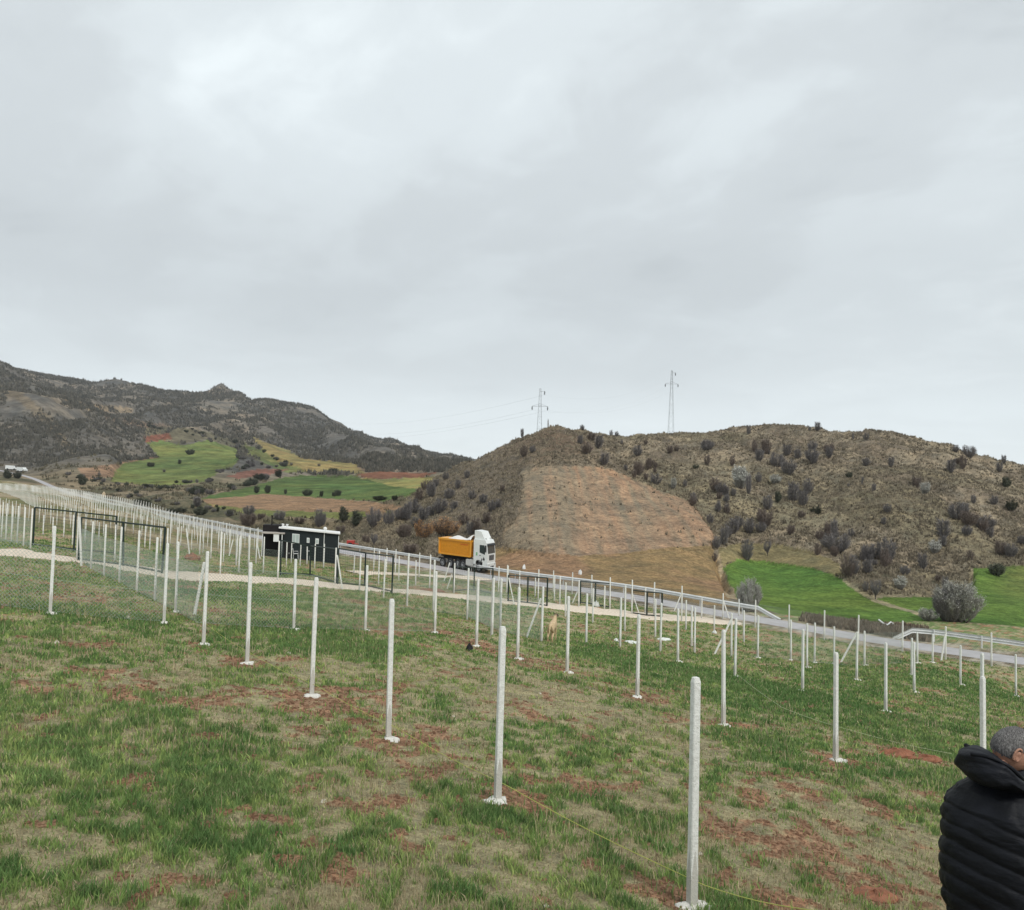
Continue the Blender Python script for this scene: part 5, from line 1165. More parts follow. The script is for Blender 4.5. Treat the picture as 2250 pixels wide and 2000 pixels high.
# hood lying folded on the back of the neck
hp = loc(ray(1976, 1534)*(dm_-.03)); V = []; F = []; nT, nP = 72, 44
for j in range(nP+1):
    for i in range(nT):
        th = 2*math.pi*i/nT; ph = math.pi*(j/nP-.5); x, y, z = math.cos(ph)*math.cos(th), math.cos(ph)*math.sin(th), math.sin(ph)
        v = Vector((math.copysign(abs(x)**.85, x)*.145, math.copysign(abs(y)**.9, y)*.17, math.copysign(abs(z)**.8, z)*.095))
        v.z += .018*x*-1.2-.25*v.x*0; v.z -= max(0, v.x+.01)*.62 if v.z > -.02 else max(0, v.x)*.15      # top falls towards the neck
        v.x -= .02*max(0, -v.z/.09)*-1
        cr = abs(math.sin(th*1.5+z*2.2+.6))**.35; n = float(fbm(np.array([x*2.1+y*1.3+4]), np.array([z*2.4+y*1.1]), 3, 8)[0])-.5
        v *= 1+(cr-.8)*.05+n*.22
        V.append(hp+v)
for j in range(nP):
    for i in range(nT): F.append([j*nT+i, j*nT+(i+1) % nT, (j+1)*nT+(i+1) % nT, (j+1)*nT+i])
hb = MB().add(V, F).build('hood', M['jacket'], MAN, smooth=True)
rim = [hp+Vector((x, y, z)) for x, y, z in ((-.125, -.05, .085), (-.06, -.11, .088), (.02, -.135, .05), (.09, -.11, -.005), (.13, -.05, -.03), (.135, .05, -.03), (.08, .12, .0), (0, .13, .05), (-.07, .1, .085))]
MB().tube(catmull([tuple(p) for p in rim], 5).tolist(), .011, 8).build('hood_rim', M['jacket'], MAN, smooth=True)
# collar round the throat, trousers and shoes
cl_ = q(sh, .06, 0, .125); mb = MB(); R = [[cl_+Ff*math.cos(2*math.pi*k/30)*r_+Lf*math.sin(2*math.pi*k/30)*r_*1.05+Vector((0, 0, z)) for k in range(30)] for r_, z in ((.115, -.06), (.105, .0), (.095, .04), (.085, .045), (.08, .0))]; mb.rings(R, cap=False); mb.build('collar', M['jacket'], MAN, smooth=True)
for s in (1, -1):
    a = q(hip, 0, .10*s, -.02); kq = q(hip, .05, .11*s, 0); kq.z = kz; an = q(hip, -.02, .12*s, 0); an.z = .07; mb = MB(); P = [a, a.lerp(kq, .5), kq, kq.lerp(an, .5), an]; rad = [.13, .11, .09, .08, .075]
    mb.rings([[c+Vector((math.cos(2*math.pi*k/20)*r_, math.sin(2*math.pi*k/20)*r_, 0)) for k in range(20)] for c, r_ in zip(P, rad)]); mb.build('trouser_leg', M['trousers'], MAN, smooth=True)
    so_ = q(hip, .04, .125*s, 0); so_.z = 0; mb = MB(); R = []
    for z, kx in ((0, 1), (.03, 1), (.07, .9), (.11, .55)): R.append([so_+Ff*(math.cos(2*math.pi*k/18)*.14*kx-(1-kx)*.12)+Lf*math.sin(2*math.pi*k/18)*.05*kx+Vector((0, 0, z)) for k in range(18)])
    mb.rings(R); mb.build('shoe', M['blackcloth'], MAN, smooth=True)
ph_ = arms[0][3].lerp(arms[1][3], .5)+Ff*.05; mb = MB(); mb.box((0, 0, 0), (.012, .075, .15)); o = mb.build('mobile_phone', M['black'], bevel=.003); o.location = feet+ph_+Vector((0, 0, .03)); o.rotation_euler = (0, math.radians(-25), fa); tag(o, 'dark mobile phone held by the man in front of his chest', 'phone')
# ============================================================ BUSHES AND TREES
def bush_mesh(kind, seed):
    """unit height; returns trunk MB, crown arrays"""
    r = random.Random(seed); tk = MB(); V = []; F = []; lv = []; lf = []
    def twig(a, b, w_):
        d = b-a; s1 = d.cross(Vector((r.uniform(-1, 1), r.uniform(-1, 1), .3))).normalized()*w_; s2 = d.cross(s1).normalized()*w_; i = len(V)
        V.extend([a+s1, a-s1*.5+s2*.87, a-s1*.5-s2*.87, b]); F.extend([[i, i+1, i+3], [i+1, i+2, i+3], [i+2, i, i+3]])
    nl = {'tall': 7, 'round': 13, 'ball': 26, 'tree': 7, 'dark': 8}.get(kind, 7)
    wid = {'tall': .19, 'round': .36, 'ball': .46, 'tree': .30, 'dark': .28}.get(kind, .3)
    zb = .16 if kind == 'tree' else .02
    if kind == 'tree': tk.tube([(0, 0, -.05), (.01, 0, zb), (.015, .01, .35)], [.035, .028, .015], 7)
    for i in range(nl):
        a = 2*math.pi*i/nl+r.uniform(-.4, .4); rad = wid*r.uniform(.05, 1.0)**.6; top = r.uniform(.80, .98)*(1-.42*(rad/wid)**3)
        b0 = 0 if kind == 'tree' else .38
        P = [Vector((math.cos(a)*rad*b0, math.sin(a)*rad*b0, zb-.03)), Vector((math.cos(a)*rad*max(.4, b0*1.75), math.sin(a)*rad*max(.4, b0*1.75), zb+.25*top)), Vector((math.cos(a)*rad*.92, math.sin(a)*rad*.92, .60*top)), Vector((math.cos(a)*rad*.86, math.sin(a)*rad*.86, .93*top))]
        tk.tube(P, [.017, .012, .008, .003], 5)
        for k in range(60 if kind != 'ball' else 80):
            t_ = r.uniform(.08, 1)*3; j = min(int(t_), 2); p = P[j].lerp(P[j+1], t_-j)
            ang = a+r.gauss(0, 1.1); L = r.uniform(.10, .26)*(1.1-.45*p.z); e = p+Vector((math.cos(ang)*L*(.62 if kind != 'round' else .8), math.sin(ang)*L*(.62 if kind != 'round' else .8), L*r.uniform(.45, 1.1)))
            twig(p, e, .0075)
            for q_ in range(4):
                s = p.lerp(e, r.uniform(.3, .9)); an2 = ang+r.uniform(-1.2, 1.2); l2 = L*r.uniform(.3, .6); e2 = s+Vector((math.cos(an2)*l2*.6, math.sin(an2)*l2*.6, l2*r.uniform(.3, 1.0))); twig(s, e2, .0052); lv.append(e2)
            lv.append(e)
    return tk, V, F, lv
def leafcloud(pts, n, size, seed):
    r = random.Random(seed); V = []; F = []
    for i in range(n):
        p = r.choice(pts)+Vector((r.gauss(0, .012), r.gauss(0, .012), r.gauss(0, .012))); a = Vector((r.gauss(0, 1), r.gauss(0, 1), r.gauss(0, 1))).normalized(); b = a.orthogonal().normalized(); s = size*r.uniform(.6, 1.4); k = len(V)
        V += [p+a*s, p+b*s*.7, p-a*s, p-b*s*.7]; F.append([k, k+1, k+2, k+3])
    return V, F
PROTO = {}
def proto(kind, style):
    key = (kind, style)
    if key in PROTO: return random.choice(PROTO[key])
    L = []
    for s in range(3 if kind == 'tall' else 2):
        tk, V, F, lv = bush_mesh(kind, 100+s*7+len(PROTO)*31); mb = MB(); mb.add(V, F, 0); mats = [{'grey': M['twig'], 'brown': M['twigb'], 'white': M['twigw'], 'dark': M['twigd'], 'rust': M['twigb']}[style]]
        if style in ('white', 'dark', 'rust'):
            n = {'white': 6500 if kind == 'ball' else 1500, 'dark': 2600, 'rust': 4200}[style]; V2, F2 = leafcloud([p for p in lv if style != 'white' or p.z > .35], n, {'white': .010 if kind == 'ball' else .014, 'dark': .020, 'rust': .014}[style], s)
            mats.append({'white': M['blossom'], 'dark': M['twigd'], 'rust': M['twigo']}[style]); mb.add(V2, F2, 1)
        t_ = tk.build('trunk', M['bark']); c_ = mb.build('crown', mats); L.append((t_.data, c_.data)); bpy.data.objects.remove(t_); bpy.data.objects.remove(c_)
    PROTO[key] = L; return random.choice(L)
def plant(pos, h, wid, kind, style, name, label, cat, group):
    tm, cm = proto(kind, style); o = empty(name, pos, random.uniform(0, 6.28)); tag(o, label, cat, group)
    o.scale = (wid*h, wid*h, h); o.location.z -= .05*h
    for nm, me in (('trunk', tm), ('crown', cm)):
        c = bpy.data.objects.new(nm, me); COL.objects.link(c); c.parent = o
    return o
BW = {'tall': .46, 'round': .84, 'ball': 1.0, 'tree': .66, 'dark': .66}
def P6(x, y): return 772+x*.3555, 726.7+y*.3555
def P7(x, y): return 1362.6+x*.3333, 799.4+y*.3333
def P5(x, y): return x*.4444, 708.5+y*.4444
def bush_px(px, pb, ptop, wpx, kind, style, name, label, cat, group, dmin=58, dmax=300):
    lim = 225 if dmin == 58 else dmax*.98
    for k_ in range(9):
        p = cast(px, pb+k_*1.5, dmin, dmax)
        if p.y < lim: break
    else: return None
    pb += k_*1.5; ptop = min(ptop, pb-4)
    h = max((pb-ptop)/FP*p.y, .5); w_ = wpx/FP*p.y
    return plant(p, h*1.03, (w_/BW[kind])/h, kind, style, name, label, cat, group)
def where7(px, pb):
    v = 'high' if pb < 930 else ('halfway up' if pb < 1040 else 'low')
    hgt = {'high': 'high on', 'halfway up': 'halfway up', 'low': 'at the foot of'}[v]
    side = 'left end' if px < 1440 else ('left part' if px < 1560 else ('middle' if px < 1700 else ('centre' if px < 1850 else ('right part' if px < 1960 else 'right end'))))
    return hgt+' the '+side+' of the long hill'
SPEC7 = [ # x, base, top, width, style ; special labels
 (395, 205, 138, 32, 'grey', 'bare pointed bush breaking the skyline of the long hill, left one'), (810, 186, 118, 42, 'grey', 'round bare tree standing on the skyline of the long hill'), (760, 186, 150, 18, 'grey', 'small dark bush on the skyline beside the round bare tree'),
 (1020, 240, 188, 16, 'grey', 'thin bare bush on the skyline right of the round tree'), (1098, 236, 185, 34, 'grey', 'small bare bush on the skyline, farther right than the thin one'), (1637, 310, 258, 38, 'grey', 'smaller of two bare trees side by side on the right skyline'),
 (1710, 342, 252, 88, 'grey', 'larger of two bare trees side by side on the right skyline'), (1925, 378, 318, 30, 'grey', 'thin crooked bare tree on the skyline near the right edge'), (1895, 430, 362, 40, 'grey', None), (1937, 522, 450, 52, 'dark', 'dark evergreen bush high near the right edge'),
 (1970, 662, 582, 56, 'dark', 'dark round bush near the right edge below the evergreen'), (145, 300, 225, 90, 'grey', None), (455, 366, 275, 60, 'grey', None), (565, 395, 300, 90, 'grey', None), (625, 330, 248, 60, 'grey', None), (630, 440, 335, 95, 'grey', None),
 (690, 352, 280, 50, 'grey', None), (780, 300, 230, 60, 'grey', None), (785, 378, 308, 55, 'grey', None), (340, 525, 372, 88, 'white', 'large pale blossoming bush high on the left part of the long hill'), (395, 560, 420, 40, 'grey', None), (455, 492, 418, 38, 'grey', None),
 (555, 502, 438, 56, 'white', 'pale blossoming bush right of the large one, high on the hill'), (80, 412, 378, 36, 'dark', 'low dark green bush high on the left part of the hill'), (570, 612, 535, 42, 'dark', 'dark green conical bush on the middle of the hill'), (800, 685, 622, 62, 'dark', 'broad dark green bush below the middle of the hill'),
 (1000, 465, 425, 44, 'dark', 'low dark bush under the rocky spur'), (65, 612, 540, 40, 'grey', None), (215, 662, 590, 26, 'grey', None), (262, 667, 600, 26, 'grey', None), (510, 655, 552, 60, 'grey', None), (660, 605, 468, 85, 'grey', None), (720, 630, 520, 70, 'grey', None), (750, 560, 450, 60, 'grey', None),
 (710, 702, 650, 44, 'brown', None), (1145, 542, 488, 28, 'grey', None), (1225, 672, 608, 48, 'grey', None), (1205, 742, 690, 30, 'grey', None), (1247, 398, 328, 40, 'grey', None), (1100, 392, 335, 50, 'grey', None), (1450, 560, 482, 70, 'white', 'pale blossoming bush on the right part of the hill'),
 (1400, 520, 448, 60, 'brown', None), (1650, 712, 596, 120, 'grey', None), (1690, 680, 600, 60, 'grey', None), (1740, 618, 555, 36, 'grey', None), (1865, 622, 560, 42, 'grey', None), (1565, 825, 690, 90, 'grey', None), (1700, 805, 735, 60, 'grey', None), (1840, 822, 748, 54, 'grey', None),
 (1900, 925, 830, 70, 'brown', None), (1960, 935, 838, 80, 'grey', None), (2030, 860, 800, 50, 'grey', None), (1510, 915, 828, 64, 'white', 'pale round blossoming bush low on the right part of the hill'), (1560, 872, 800, 50, 'grey', None), (1725, 955, 888, 36, 'brown', None), (1440, 1012, 900, 60, 'grey', None),
 (1225, 990, 918, 46, 'brown', None), (1330, 1045, 978, 60, 'grey', None), (1305, 1132, 1042, 60, 'white', 'small white blossoming bush at the foot of the hill in front of a ledge'), (1575, 1130, 1040, 40, 'grey', None), (1530, 1085, 1040, 36, 'brown', None), (1880, 1048, 968, 98, 'dark', 'broad dark bush at the corner of the right green field'),
 (990, 1055, 905, 75, 'brown', None), (1025, 1040, 905, 60, 'grey', None), (1110, 1035, 940, 66, 'grey', None), (1080, 960, 890, 40, 'grey', None), (905, 935, 862, 62, 'brown', None), (810, 925, 846, 40, 'brown', None), (650, 805, 735, 60, 'brown', None), (880, 845, 780, 48, 'brown', None), (1010, 815, 758, 34, 'grey', None),
 (400, 795, 688, 62, 'grey', None), (300, 795, 690, 75, 'grey', None), (330, 760, 680, 60, 'grey', None), (245, 865, 740, 60, 'grey', None), (200, 885, 800, 50, 'grey', None), (270, 820, 740, 50, 'grey', None), (385, 955, 812, 74, 'grey', 'bare dark bush at the top of the green field, larger of two'), (508, 932, 822, 50, 'tree', 'small bare tree at the top of the green field, right of the larger bush'),
 (1155, 1192, 1050, 72, 'tree', 'bare tree at the lower tip of the green field edge'), (1095, 1145, 1075, 32, 'grey', None), (190, 965, 905, 30, 'brown', 'small brown bush on the bank between the ploughed field and the green field')]
for x, b, t_, w_, st, lb in SPEC7:
    px, pb = P7(x, b); _, pt_ = P7(x, t_); kind = 'tree' if st == 'tree' else ('dark' if st == 'dark' else ('round' if w_ > 58 and (b-t_) < 1.25*w_ else 'tall')); st = 'grey' if st == 'tree' else st
    nm = {'dark': 'evergreen_bush', 'white': 'blossoming_bush'}.get(st, 'bare_bush'); nm = 'bare_tree' if kind == 'tree' else nm
    bush_px(px, pb, pt_, w_*.3333, kind, st, nm, lb or ('bare '+st+' bush '+where7(px, pb)), 'tree' if kind == 'tree' else 'bush', 'bushes and trees of the long hill')
GBIG = 'blossoming bushes beside the road'
bush_px(*P7(398, 1272), P7(0, 1062)[1], 46, 'ball', 'white', 'blossoming_bush', 'grey blossoming bush by the guard rail beneath the ploughed field corner', 'bush', GBIG)
bush_px(*P7(1640, 1420), P7(0, 1165)[1], 92, 'ball', 'white', 'blossoming_bush', 'big round blossoming bush behind the guard rail at the right', 'bush', GBIG)
bush_px(*P7(1600, 1418), P7(0, 1200)[1], 70, 'ball', 'grey', 'blossoming_bush', 'grey inner stems crowding beside the big blossoming bush at the right', 'bush', GBIG)
bush_px(*P7(1465, 1375), P7(0, 1295)[1], 40, 'round', 'white', 'blossoming_bush', 'low pale bush at the left of the big blossoming bush', 'bush', GBIG)
def where6(px, pb):
    if px < 905: return 'on the left foot of the conical hill'
    if pb < 905: return 'near the top of the conical hill'
    if px < 1050: return 'on the dark left flank of the conical hill'
    return 'between the scraped slope and the long hill'
for x, b, t_, w_ in ((760, 388, 352, 24), (905, 325, 304, 8), (1097, 372, 335, 26), (1150, 435, 375, 50), (1190, 475, 385, 60), (1120, 505, 425, 60), (1085, 450, 390, 40), (1220, 565, 488, 56), (1260, 392, 365, 20), (1290, 396, 370, 24), (1320, 452, 418, 16), (1410, 515, 445, 50), (1455, 452, 418, 22), (1480, 572, 518, 40),
   (1590, 505, 450, 40), (1625, 490, 450, 30), (1800, 470, 420, 60), (1510, 675, 605, 56), (1675, 690, 640, 24), (1720, 795, 728, 44), (1800, 570, 500, 36), (1940, 570, 500, 30), (560, 895, 825, 60), (500, 950, 850, 66), (470, 960, 870, 50), (590, 825, 755, 50), (625, 805, 750, 36), (430, 905, 830, 60), (540, 780, 720, 50), (480, 760, 700, 40),
   (350, 760, 690, 60), (300, 835, 740, 80), (250, 745, 650, 60), (215, 705, 638, 44), (180, 775, 690, 60), (150, 835, 740, 66), (115, 875, 765, 66), (205, 880, 790, 70), (275, 690, 640, 40), (330, 650, 600, 36), (245, 850, 790, 50), (380, 820, 760, 50), (90, 860, 800, 50), (160, 910, 850, 50), (400, 700, 640, 40), (450, 640, 590, 34),
   (1390, 640, 590, 30), (1340, 600, 560, 26), (1900, 740, 680, 40), (1860, 830, 770, 34), (1910, 840, 770, 34), (1945, 740, 690, 30), (1815, 900, 830, 40), (770, 520, 450, 44), (820, 500, 450, 36), (650, 720, 670, 34)):
    px, pb = P6(x, b); _, pt_ = P6(x, t_); st = 'brown' if random.random() < .3 else 'grey'
    bush_px(px, pb, pt_, w_*.3555, 'round' if w_ > .9*(b-t_) else 'tall', st, 'bare_bush', 'bare '+st+' bush '+where6(px, pb), 'bush', 'bushes of the conical hill')
bush_px(*P6(1980, 695), P6(0, 565)[1], 31, 'round', 'white', 'blossoming_bush', 'tall pale blossoming bush left of the highest hill shoulder', 'bush', 'bushes of the conical hill')
bush_px(*P6(1610, 700), P6(0, 630)[1], 12, 'tall', 'white', 'blossoming_bush', 'slim white blossoming bush just above the scraped slope', 'bush', 'bushes of the conical hill')
for x, b, t_, w_, lb in ((330, 960, 848, 150, 'broad rust coloured bush behind the lorry trailer, right one'), (205, 985, 868, 110, 'rust coloured bush left of the lorry, nearer to the cabin')):
    bush_px(*P6(x, b), P6(0, t_)[1], w_*.3555, 'round', 'rust', 'rust_bush', lb, 'bush', 'rust coloured bushes by the lorry')
bush_px(*P6(130, 1070), P6(0, 1000)[1], 40, 'round', 'brown', 'bare_bush', 'low dark bush at the roadside left of the lorry', 'bush', 'bushes near the cabin')
bush_px(*P6(100, 980), P6(0, 885)[1], 36, 'round', 'brown', 'bare_bush', 'brown bush left of the rust coloured bushes', 'bush', 'bushes near the cabin')
for i, (x, b, t_, w_, kd, st, lb) in enumerate(((150, 350, 240, 150, 'round', 'brown', 'wide reddish brown bush left of the dark cabin'), (155, 270, 190, 100, 'round', 'grey', 'grey bush rising behind the wide reddish bush'), (380, 305, 222, 90, 'round', 'grey', 'grey round bush above the cabin chimney'),
   (662, 355, 208, 76, 'tall', 'grey', 'tall dense grey tree right above the cabin roof'), (690, 345, 240, 50, 'tall', 'grey', 'slimmer grey tree close behind the tall one above the cabin'), (835, 322, 208, 66, 'tall', 'dark', 'dark oval tree beyond the cabin, leftmost of the row of three'), (932, 340, 220, 76, 'tall', 'dark', 'dark oval tree, middle of the row beyond the road'),
   (1060, 355, 190, 110, 'round', 'grey', 'large grey tree at the right end of the row beyond the road'), (1170, 340, 220, 90, 'round', 'grey', 'grey bush between the row of trees and the hill foot'), (1250, 300, 205, 90, 'round', 'grey', 'grey bush climbing the left foot of the hill'), (820, 400, 330, 80, 'round', 'brown', 'brown bush low behind the right end of the cabin'),
   (1000, 480, 405, 70, 'round', 'brown', 'brown bare bush by the road between cabin and lorry, left one'), (1060, 495, 380, 60, 'tree', 'grey', 'thin bare tree by the road between cabin and lorry'), (520, 330, 280, 90, 'round', 'brown', 'low brown bush behind the cabin roof'), (240, 298, 252, 60, 'round', 'brown', 'small brown bush right of the reddish bush'),
   (15, 278, 225, 40, 'round', 'dark', 'small dark bush beyond the road far left of the cabin'), (210, 112, 55, 44, 'tall', 'dark', 'small dark tree at the left edge of the lower green field'), (290, 112, 48, 40, 'tall', 'dark', 'small dark tree left in the row below the lower green field'), (580, 130, 75, 72, 'round', 'dark', 'widest dark tree in the row below the lower green field'),
   (420, 118, 80, 20, 'tall', 'dark', 'thin dark shrub in the row below the green field'), (680, 138, 90, 26, 'tall', 'dark', 'slim shrub right of the widest tree in the row'), (800, 130, 78, 40, 'tall', 'dark', 'pointed dark tree in the row below the green field, near its right end'), (770, 135, 100, 40, 'round', 'dark', 'low dark bush beside the pointed tree'),
   (1100, 165, 125, 110, 'round', 'dark', 'low wide dark bush at the right end of the field row'), (1210, 165, 120, 36, 'tall', 'dark', 'small dark tree where the brown field meets the hill'))):
    px, pb = r2(x, b); _, pt_ = r2(x, t_); bush_px(px, pb, pt_, w_*.2755, kd, st, 'valley_tree' if kd != 'round' else 'valley_bush', lb, 'tree' if kd != 'round' else 'bush', 'trees and bushes of the valley', 60, 700)
for x, b, t_, w_, lb in ((640, 685, 638, 80, 'dark round bush beyond the far road, left of the brown field'), (795, 712, 680, 90, 'wide dark bush beyond the road above the far posts'), (900, 720, 680, 60, 'brown bush beside the wide dark bush beyond the road'), (885, 680, 630, 46, 'grey bush above the brown bush beyond the road'), (1030, 725, 690, 34, 'small grey bush beyond the road left of the reddish one'),
   (365, 585, 535, 34, 'dark bush beyond the far bend of the road'), (30, 555, 515, 34, 'dark bush at the far left beside the road'), (78, 555, 520, 30, 'second dark bush at the far left beside the road'), (855, 448, 420, 40, 'dark clump in the upper green field, largest one'), (806, 490, 468, 16, 'small dark bush in the middle of the upper green field'), (675, 502, 480, 40, 'low dark bush in the left of the upper green field'), (737, 527, 512, 14, 'tiny bush low in the upper green field'),
   (445, 545, 522, 12, 'tiny bush on the brown slope left of the green field'), (1495, 532, 505, 50, 'dark bush at the top edge of the lower green field'), (1250, 548, 512, 34, 'dark bush at the upper left corner of the lower green field'), (1433, 500, 486, 14, 'small bush on the yellow slope above the lower field')):
    px, pb = P5(x, b); _, pt_ = P5(x, t_); bush_px(px, pb, pt_, w_*.4444, 'round' if w_ > (b-t_) else 'tall', 'dark' if 'dark' in lb else 'grey', 'valley_bush', lb, 'bush', 'trees and bushes of the valley', 100, 1200)
# hedgerows between the far fields: bushes one after another
def hedge(P, n, hmin, hmax, label, group, spread=5):
    for i in range(n):
        t_ = random.random()*(len(P)-1); k = int(t_); f = t_-k; x = P[k][0]+(P[k+1][0]-P[k][0])*f+random.gauss(0, spread); y = P[k][1]+(P[k+1][1]-P[k][1])*f+random.gauss(0, spread*.5)
        px, pb = P5(x, y); h = random.uniform(hmin, hmax)
        bush_px(px, pb, pb-h, h*random.uniform(.9, 1.8), 'round', 'dark' if random.random() < .45 else 'grey', 'hedge_bush', label, 'bush', group, 100, 1200)
hedge([(1060, 405), (1090, 470), (1150, 500), (1230, 505), (1300, 500)], 24, 5, 9, 'small dark bush in the thicket between the two upper fields', 'thicket between the upper fields', 14)
hedge([(1130, 400), (1200, 450), (1290, 495)], 12, 4, 7, 'small dark bush in the row down the yellow slope', 'row of bushes on the yellow slope', 5)
hedge([(975, 530), (1060, 515), (1130, 505)], 9, 5, 8, 'dark bush along the right edge of the upper green field', 'hedge of the upper green field', 4)
hedge([(780, 575), (900, 575), (1000, 560)], 10, 6, 10, 'dark bush in the hedge below the upper green field', 'hedge below the upper green field', 4)
hedge([(830, 620), (920, 625), (1000, 608), (1080, 600), (1140, 575), (1210, 555)], 20, 9, 17, 'grey leafless bush in the thick hedge left of the lower green field', 'thick hedge of the valley', 8)
hedge([(430, 560), (560, 590), (700, 600), (800, 600)], 16, 4, 9, 'small bush along the foot of the upper green field', 'bushes below the upper green field', 7)
hedge([(300, 545), (380, 550), (500, 610), (640, 640)], 14, 4, 9, 'small dark bush in the scrub beyond the far road', 'scrub bushes beyond the far road', 10)
hedge([(560, 630), (700, 650), (850, 690), (1000, 700)], 16, 5, 10, 'small brown bush in the scrub above the road', 'scrub bushes above the road', 12)
hedge([(650, 330), (800, 330), (930, 370), (1000, 400)], 20, 4, 7, 'small dark tree on the slope above the upper green field', 'trees above the upper green field', 14)
# extra small bushes seeded over the hill
cnt = 0; ctr = []
for i in range(400):
    if len(ctr) >= 12: break
    px, pb = random.uniform(1180, 2050), random.uniform(895, 1140)
    if all(math.hypot(px-a_, (pb-b_)*1.6) > 85 for a_, b_ in ctr): ctr.append((px, pb))
for cx_, cy_ in ctr:
    for i in range(random.randint(3, 8)):
        px, pb = cx_+random.gauss(0, 17), cy_+random.gauss(0, 9)
        if any(pip(np.array([px]), np.array([pb]), R_[3])[0] for R_ in REG if R_[0] in ('scr', 'bf', 'gt', 'gr', 'bank')): continue
        p = cast(px, pb, 70, 230)
        if p.y > 215: continue
        h = random.choice((.6, .9, 1.3, 2.2, 2.8))*random.uniform(.8, 1.2); plant(p, h, random.uniform(.8, 1.5), random.choice(('tall', 'round', 'round')), random.choice(('grey', 'grey', 'brown')), 'small_bush', 'small shrub '+where7(px, pb), 'bush', 'small shrubs of the long hill')
# ---- low scrub covering hill and mountain
def scrub(name, N, dlo, dhi, pxr, seed, size, test, cols, label):
    r = np.random.default_rng(seed); px = r.uniform(*pxr, N); D = np.exp(r.uniform(math.log(dlo), math.log(dhi), N)); X = (px-1022)/FP*D; Y = D; Z = H(X, Y); qx, qy = proj(X, Y, Z)
    ok = np.ones(N, bool); d, rz, sd_ = polydist(X, Y, RD); ok &= (sd_ < 0) & (d > RW/2+(1.0 if name == 'bank_scrub' else 2.0))
    for nm, a, b, poly, c in REG:
        if nm in ('gf', 'yg', 'br', 'gr', 'gs', 'bf', 'gt', 'bank', 'red', 'scr') and name != 'bank_scrub':
            m = (Y > a) & (Y < b); m2 = np.zeros(N, bool); m2[m] = pip(qx[m], qy[m], poly)
            ok &= ~m2 if nm != 'scr' else ~(m2 & (r.random(N) < .97))
    ok &= test(X, Y, qx, qy, r); X, Y, Z = X[ok], Y[ok], Z[ok]; n = len(X)
    s = size(Y)*r.uniform(.5, 1.5, n); K = 5
    V = np.empty((n, K, 3, 3)); C = np.empty((n, K, 3, 3))
    c0, c1 = np.array(cols[0]), np.array(cols[1]); cb_ = c0+(c1-c0)*r.random((n, 1))
    for k in range(K):
        a = r.uniform(0, 6.28, n); l = r.uniform(.1, .8, n)*s; w_ = s*r.uniform(.18, .4, n); h = s*r.uniform(.5, 1.1, n); bx, by = r.normal(0, .3, n)*s, r.normal(0, .3, n)*s
        a2 = r.uniform(0, 6.28, n)
        V[:, k, 0] = np.stack([X+bx-np.cos(a)*w_, Y+by-np.sin(a)*w_, Z-.1*s], 1); V[:, k, 1] = np.stack([X+bx+np.cos(a)*w_, Y+by+np.sin(a)*w_, Z-.1*s], 1); V[:, k, 2] = np.stack([X+bx+np.cos(a2)*l*.6, Y+by+np.sin(a2)*l*.6, Z+h], 1)
        C[:, k] = (cb_*r.uniform(.75, 1.25, (n, 1)))[:, None, :]
    F = np.arange(n*K*3).reshape(-1, 3)
    o = np_mesh(name, V.reshape(-1, 3), F, M['blade'], smooth=False, attrs=np.clip(C.reshape(-1, 3), 0, 1)); tag(o, label, None, None, 'stuff'); return o
scrub('hill_scrub', 52000, 72, 215, (690, 2110), 31, lambda Y: .22+Y*.0006, lambda X, Y, a, b, r: (b > 830) & (fbm(X/3.0, Y/4.0, 3, 41)+.25*(r.random(len(X))-.5) > .47), ((.135, .115, .085), (.27, .23, .17)), 'low brown tussocks and thorny scrub covering the hills')
scrub('hill_grass', 50000, 72, 215, (690, 2110), 33, lambda Y: .22+Y*.0004, lambda X, Y, a, b, r: (b > 830), ((.25, .21, .15), (.37, .32, .235)), 'dry pale grass tussocks on the hills')
scrub('valley_scrub', 9000, 90, 420, (-40, 860), 32, lambda Y: .25+Y*.0022, lambda X, Y, a, b, r: fbm(X/8.0, Y/14.0, 3, 42) > .52, ((.10, .095, .065), (.21, .18, .12)), 'low brown and green scrub of the valley floor')
scrub('mountain_woods', 60000, 420, 1450, (-40, 940), 34, lambda Y: .9+Y*.0018, lambda X, Y, a, b, r: (fbm(X/45, Y/70, 4, 43)+.3*(r.random(len(X))-.5) > .45), ((.10, .098, .084), (.185, .168, .135)), 'dark oak scrub covering the mountain slopes')
scrub('bank_scrub', 16000, 47, 66, (1585, 1880), 36, lambda Y: .30+Y*0, lambda X, Y, a, b, r: (polydist(X, Y, RD)[0] < RW/2+4.6+r.random(len(X))*1.2) & (a > 1600+r.random(len(X))*25) & (a < 1860-r.random(len(X))*40), ((.13, .10, .075), (.30, .245, .18)), 'brown brush on the bank between road and green field')
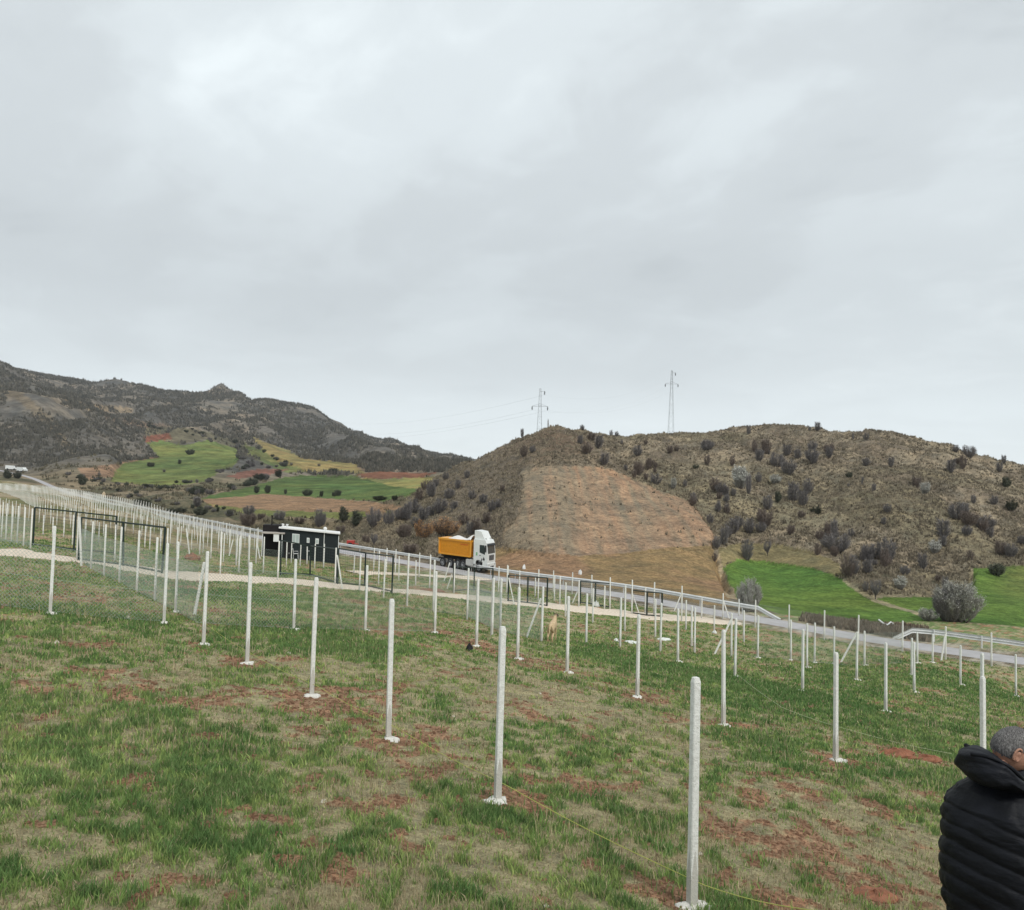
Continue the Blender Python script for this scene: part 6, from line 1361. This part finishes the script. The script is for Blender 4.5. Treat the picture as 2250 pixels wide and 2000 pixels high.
# ============================================================ LABELS that single out repeats by their order
ORD = 'first second third fourth fifth sixth seventh eighth ninth tenth eleventh twelfth thirteenth fourteenth fifteenth sixteenth seventeenth eighteenth nineteenth twentieth'.split()
bpy.context.view_layer.update()
def px_of(o): p = o.matrix_world.translation; return proj(p.x, p.y, p.z)
def zone(px):
    for lim, nm in ((160, 'left of the near gate'), (330, 'behind the near green gate'), (520, 'between the left gates and the cabin'), (680, 'in front of the dark cabin'), (870, 'between the cabin and the lorry'), (1000, 'below the lorry'),
                    (1180, 'between the lorry and the dog'), (1340, 'below the ploughed field'), (1500, 'before the ploughed field corner'), (1700, 'before the green field')):
        if px < lim: return nm
    return 'before the right green field'
for o in COL.objects:
    if o.parent or 'label' not in o: continue
    if o['label'].startswith('slim white post beyond the gravel path'): o['label'] = 'slim post past the gravel '+zone(px_of(o)[0])
    elif o['label'].startswith('slim white post among the middle plots'): o['label'] = 'slim white middle plot post '+zone(px_of(o)[0])
by = {}
for o in COL.objects:
    if not o.parent and 'label' in o and o.get('kind') is None: by.setdefault(o['label'], []).append(o)
for lb, L in by.items():
    if 1 < len(L) <= 20:
        L.sort(key=lambda o: px_of(o)[0])
        for i, o in enumerate(L):
            t_ = lb+', '+ORD[i]+' from the left'
            if len(t_.split()) <= 16: o['label'] = t_
for o in COL.objects:
    if 'label' in o and len(o['label'].split()) > 16: print('LONG', o['label'])
# ============================================================ HAZE: thin even air over the whole valley
hz = bpy.data.materials.new('thin_haze'); hz.use_nodes = True; t = NT(hz.node_tree); hz.node_tree.nodes.clear()
o_ = t.n('ShaderNodeOutputMaterial'); v_ = t.n('ShaderNodeVolumePrincipled'); v_.inputs['Density'].default_value = .00011; v_.inputs['Color'].default_value = (.80, .86, .92, 1); v_.inputs['Anisotropy'].default_value = .2
t.l(v_.outputs[0], o_.inputs['Volume'])
zl = min(min(v.co.z for v in bpy.data.objects[n].data.vertices) for n in ('ground', 'hillside', 'mountains'))-1; zh = max(v.co.z for v in bpy.data.objects['mountains'].data.vertices)+20
hb = MB().box((0, 1190, (zl+zh)/2), (4800, 2460, zh-zl)).build('haze', hz); tag(hb, kind='stuff')
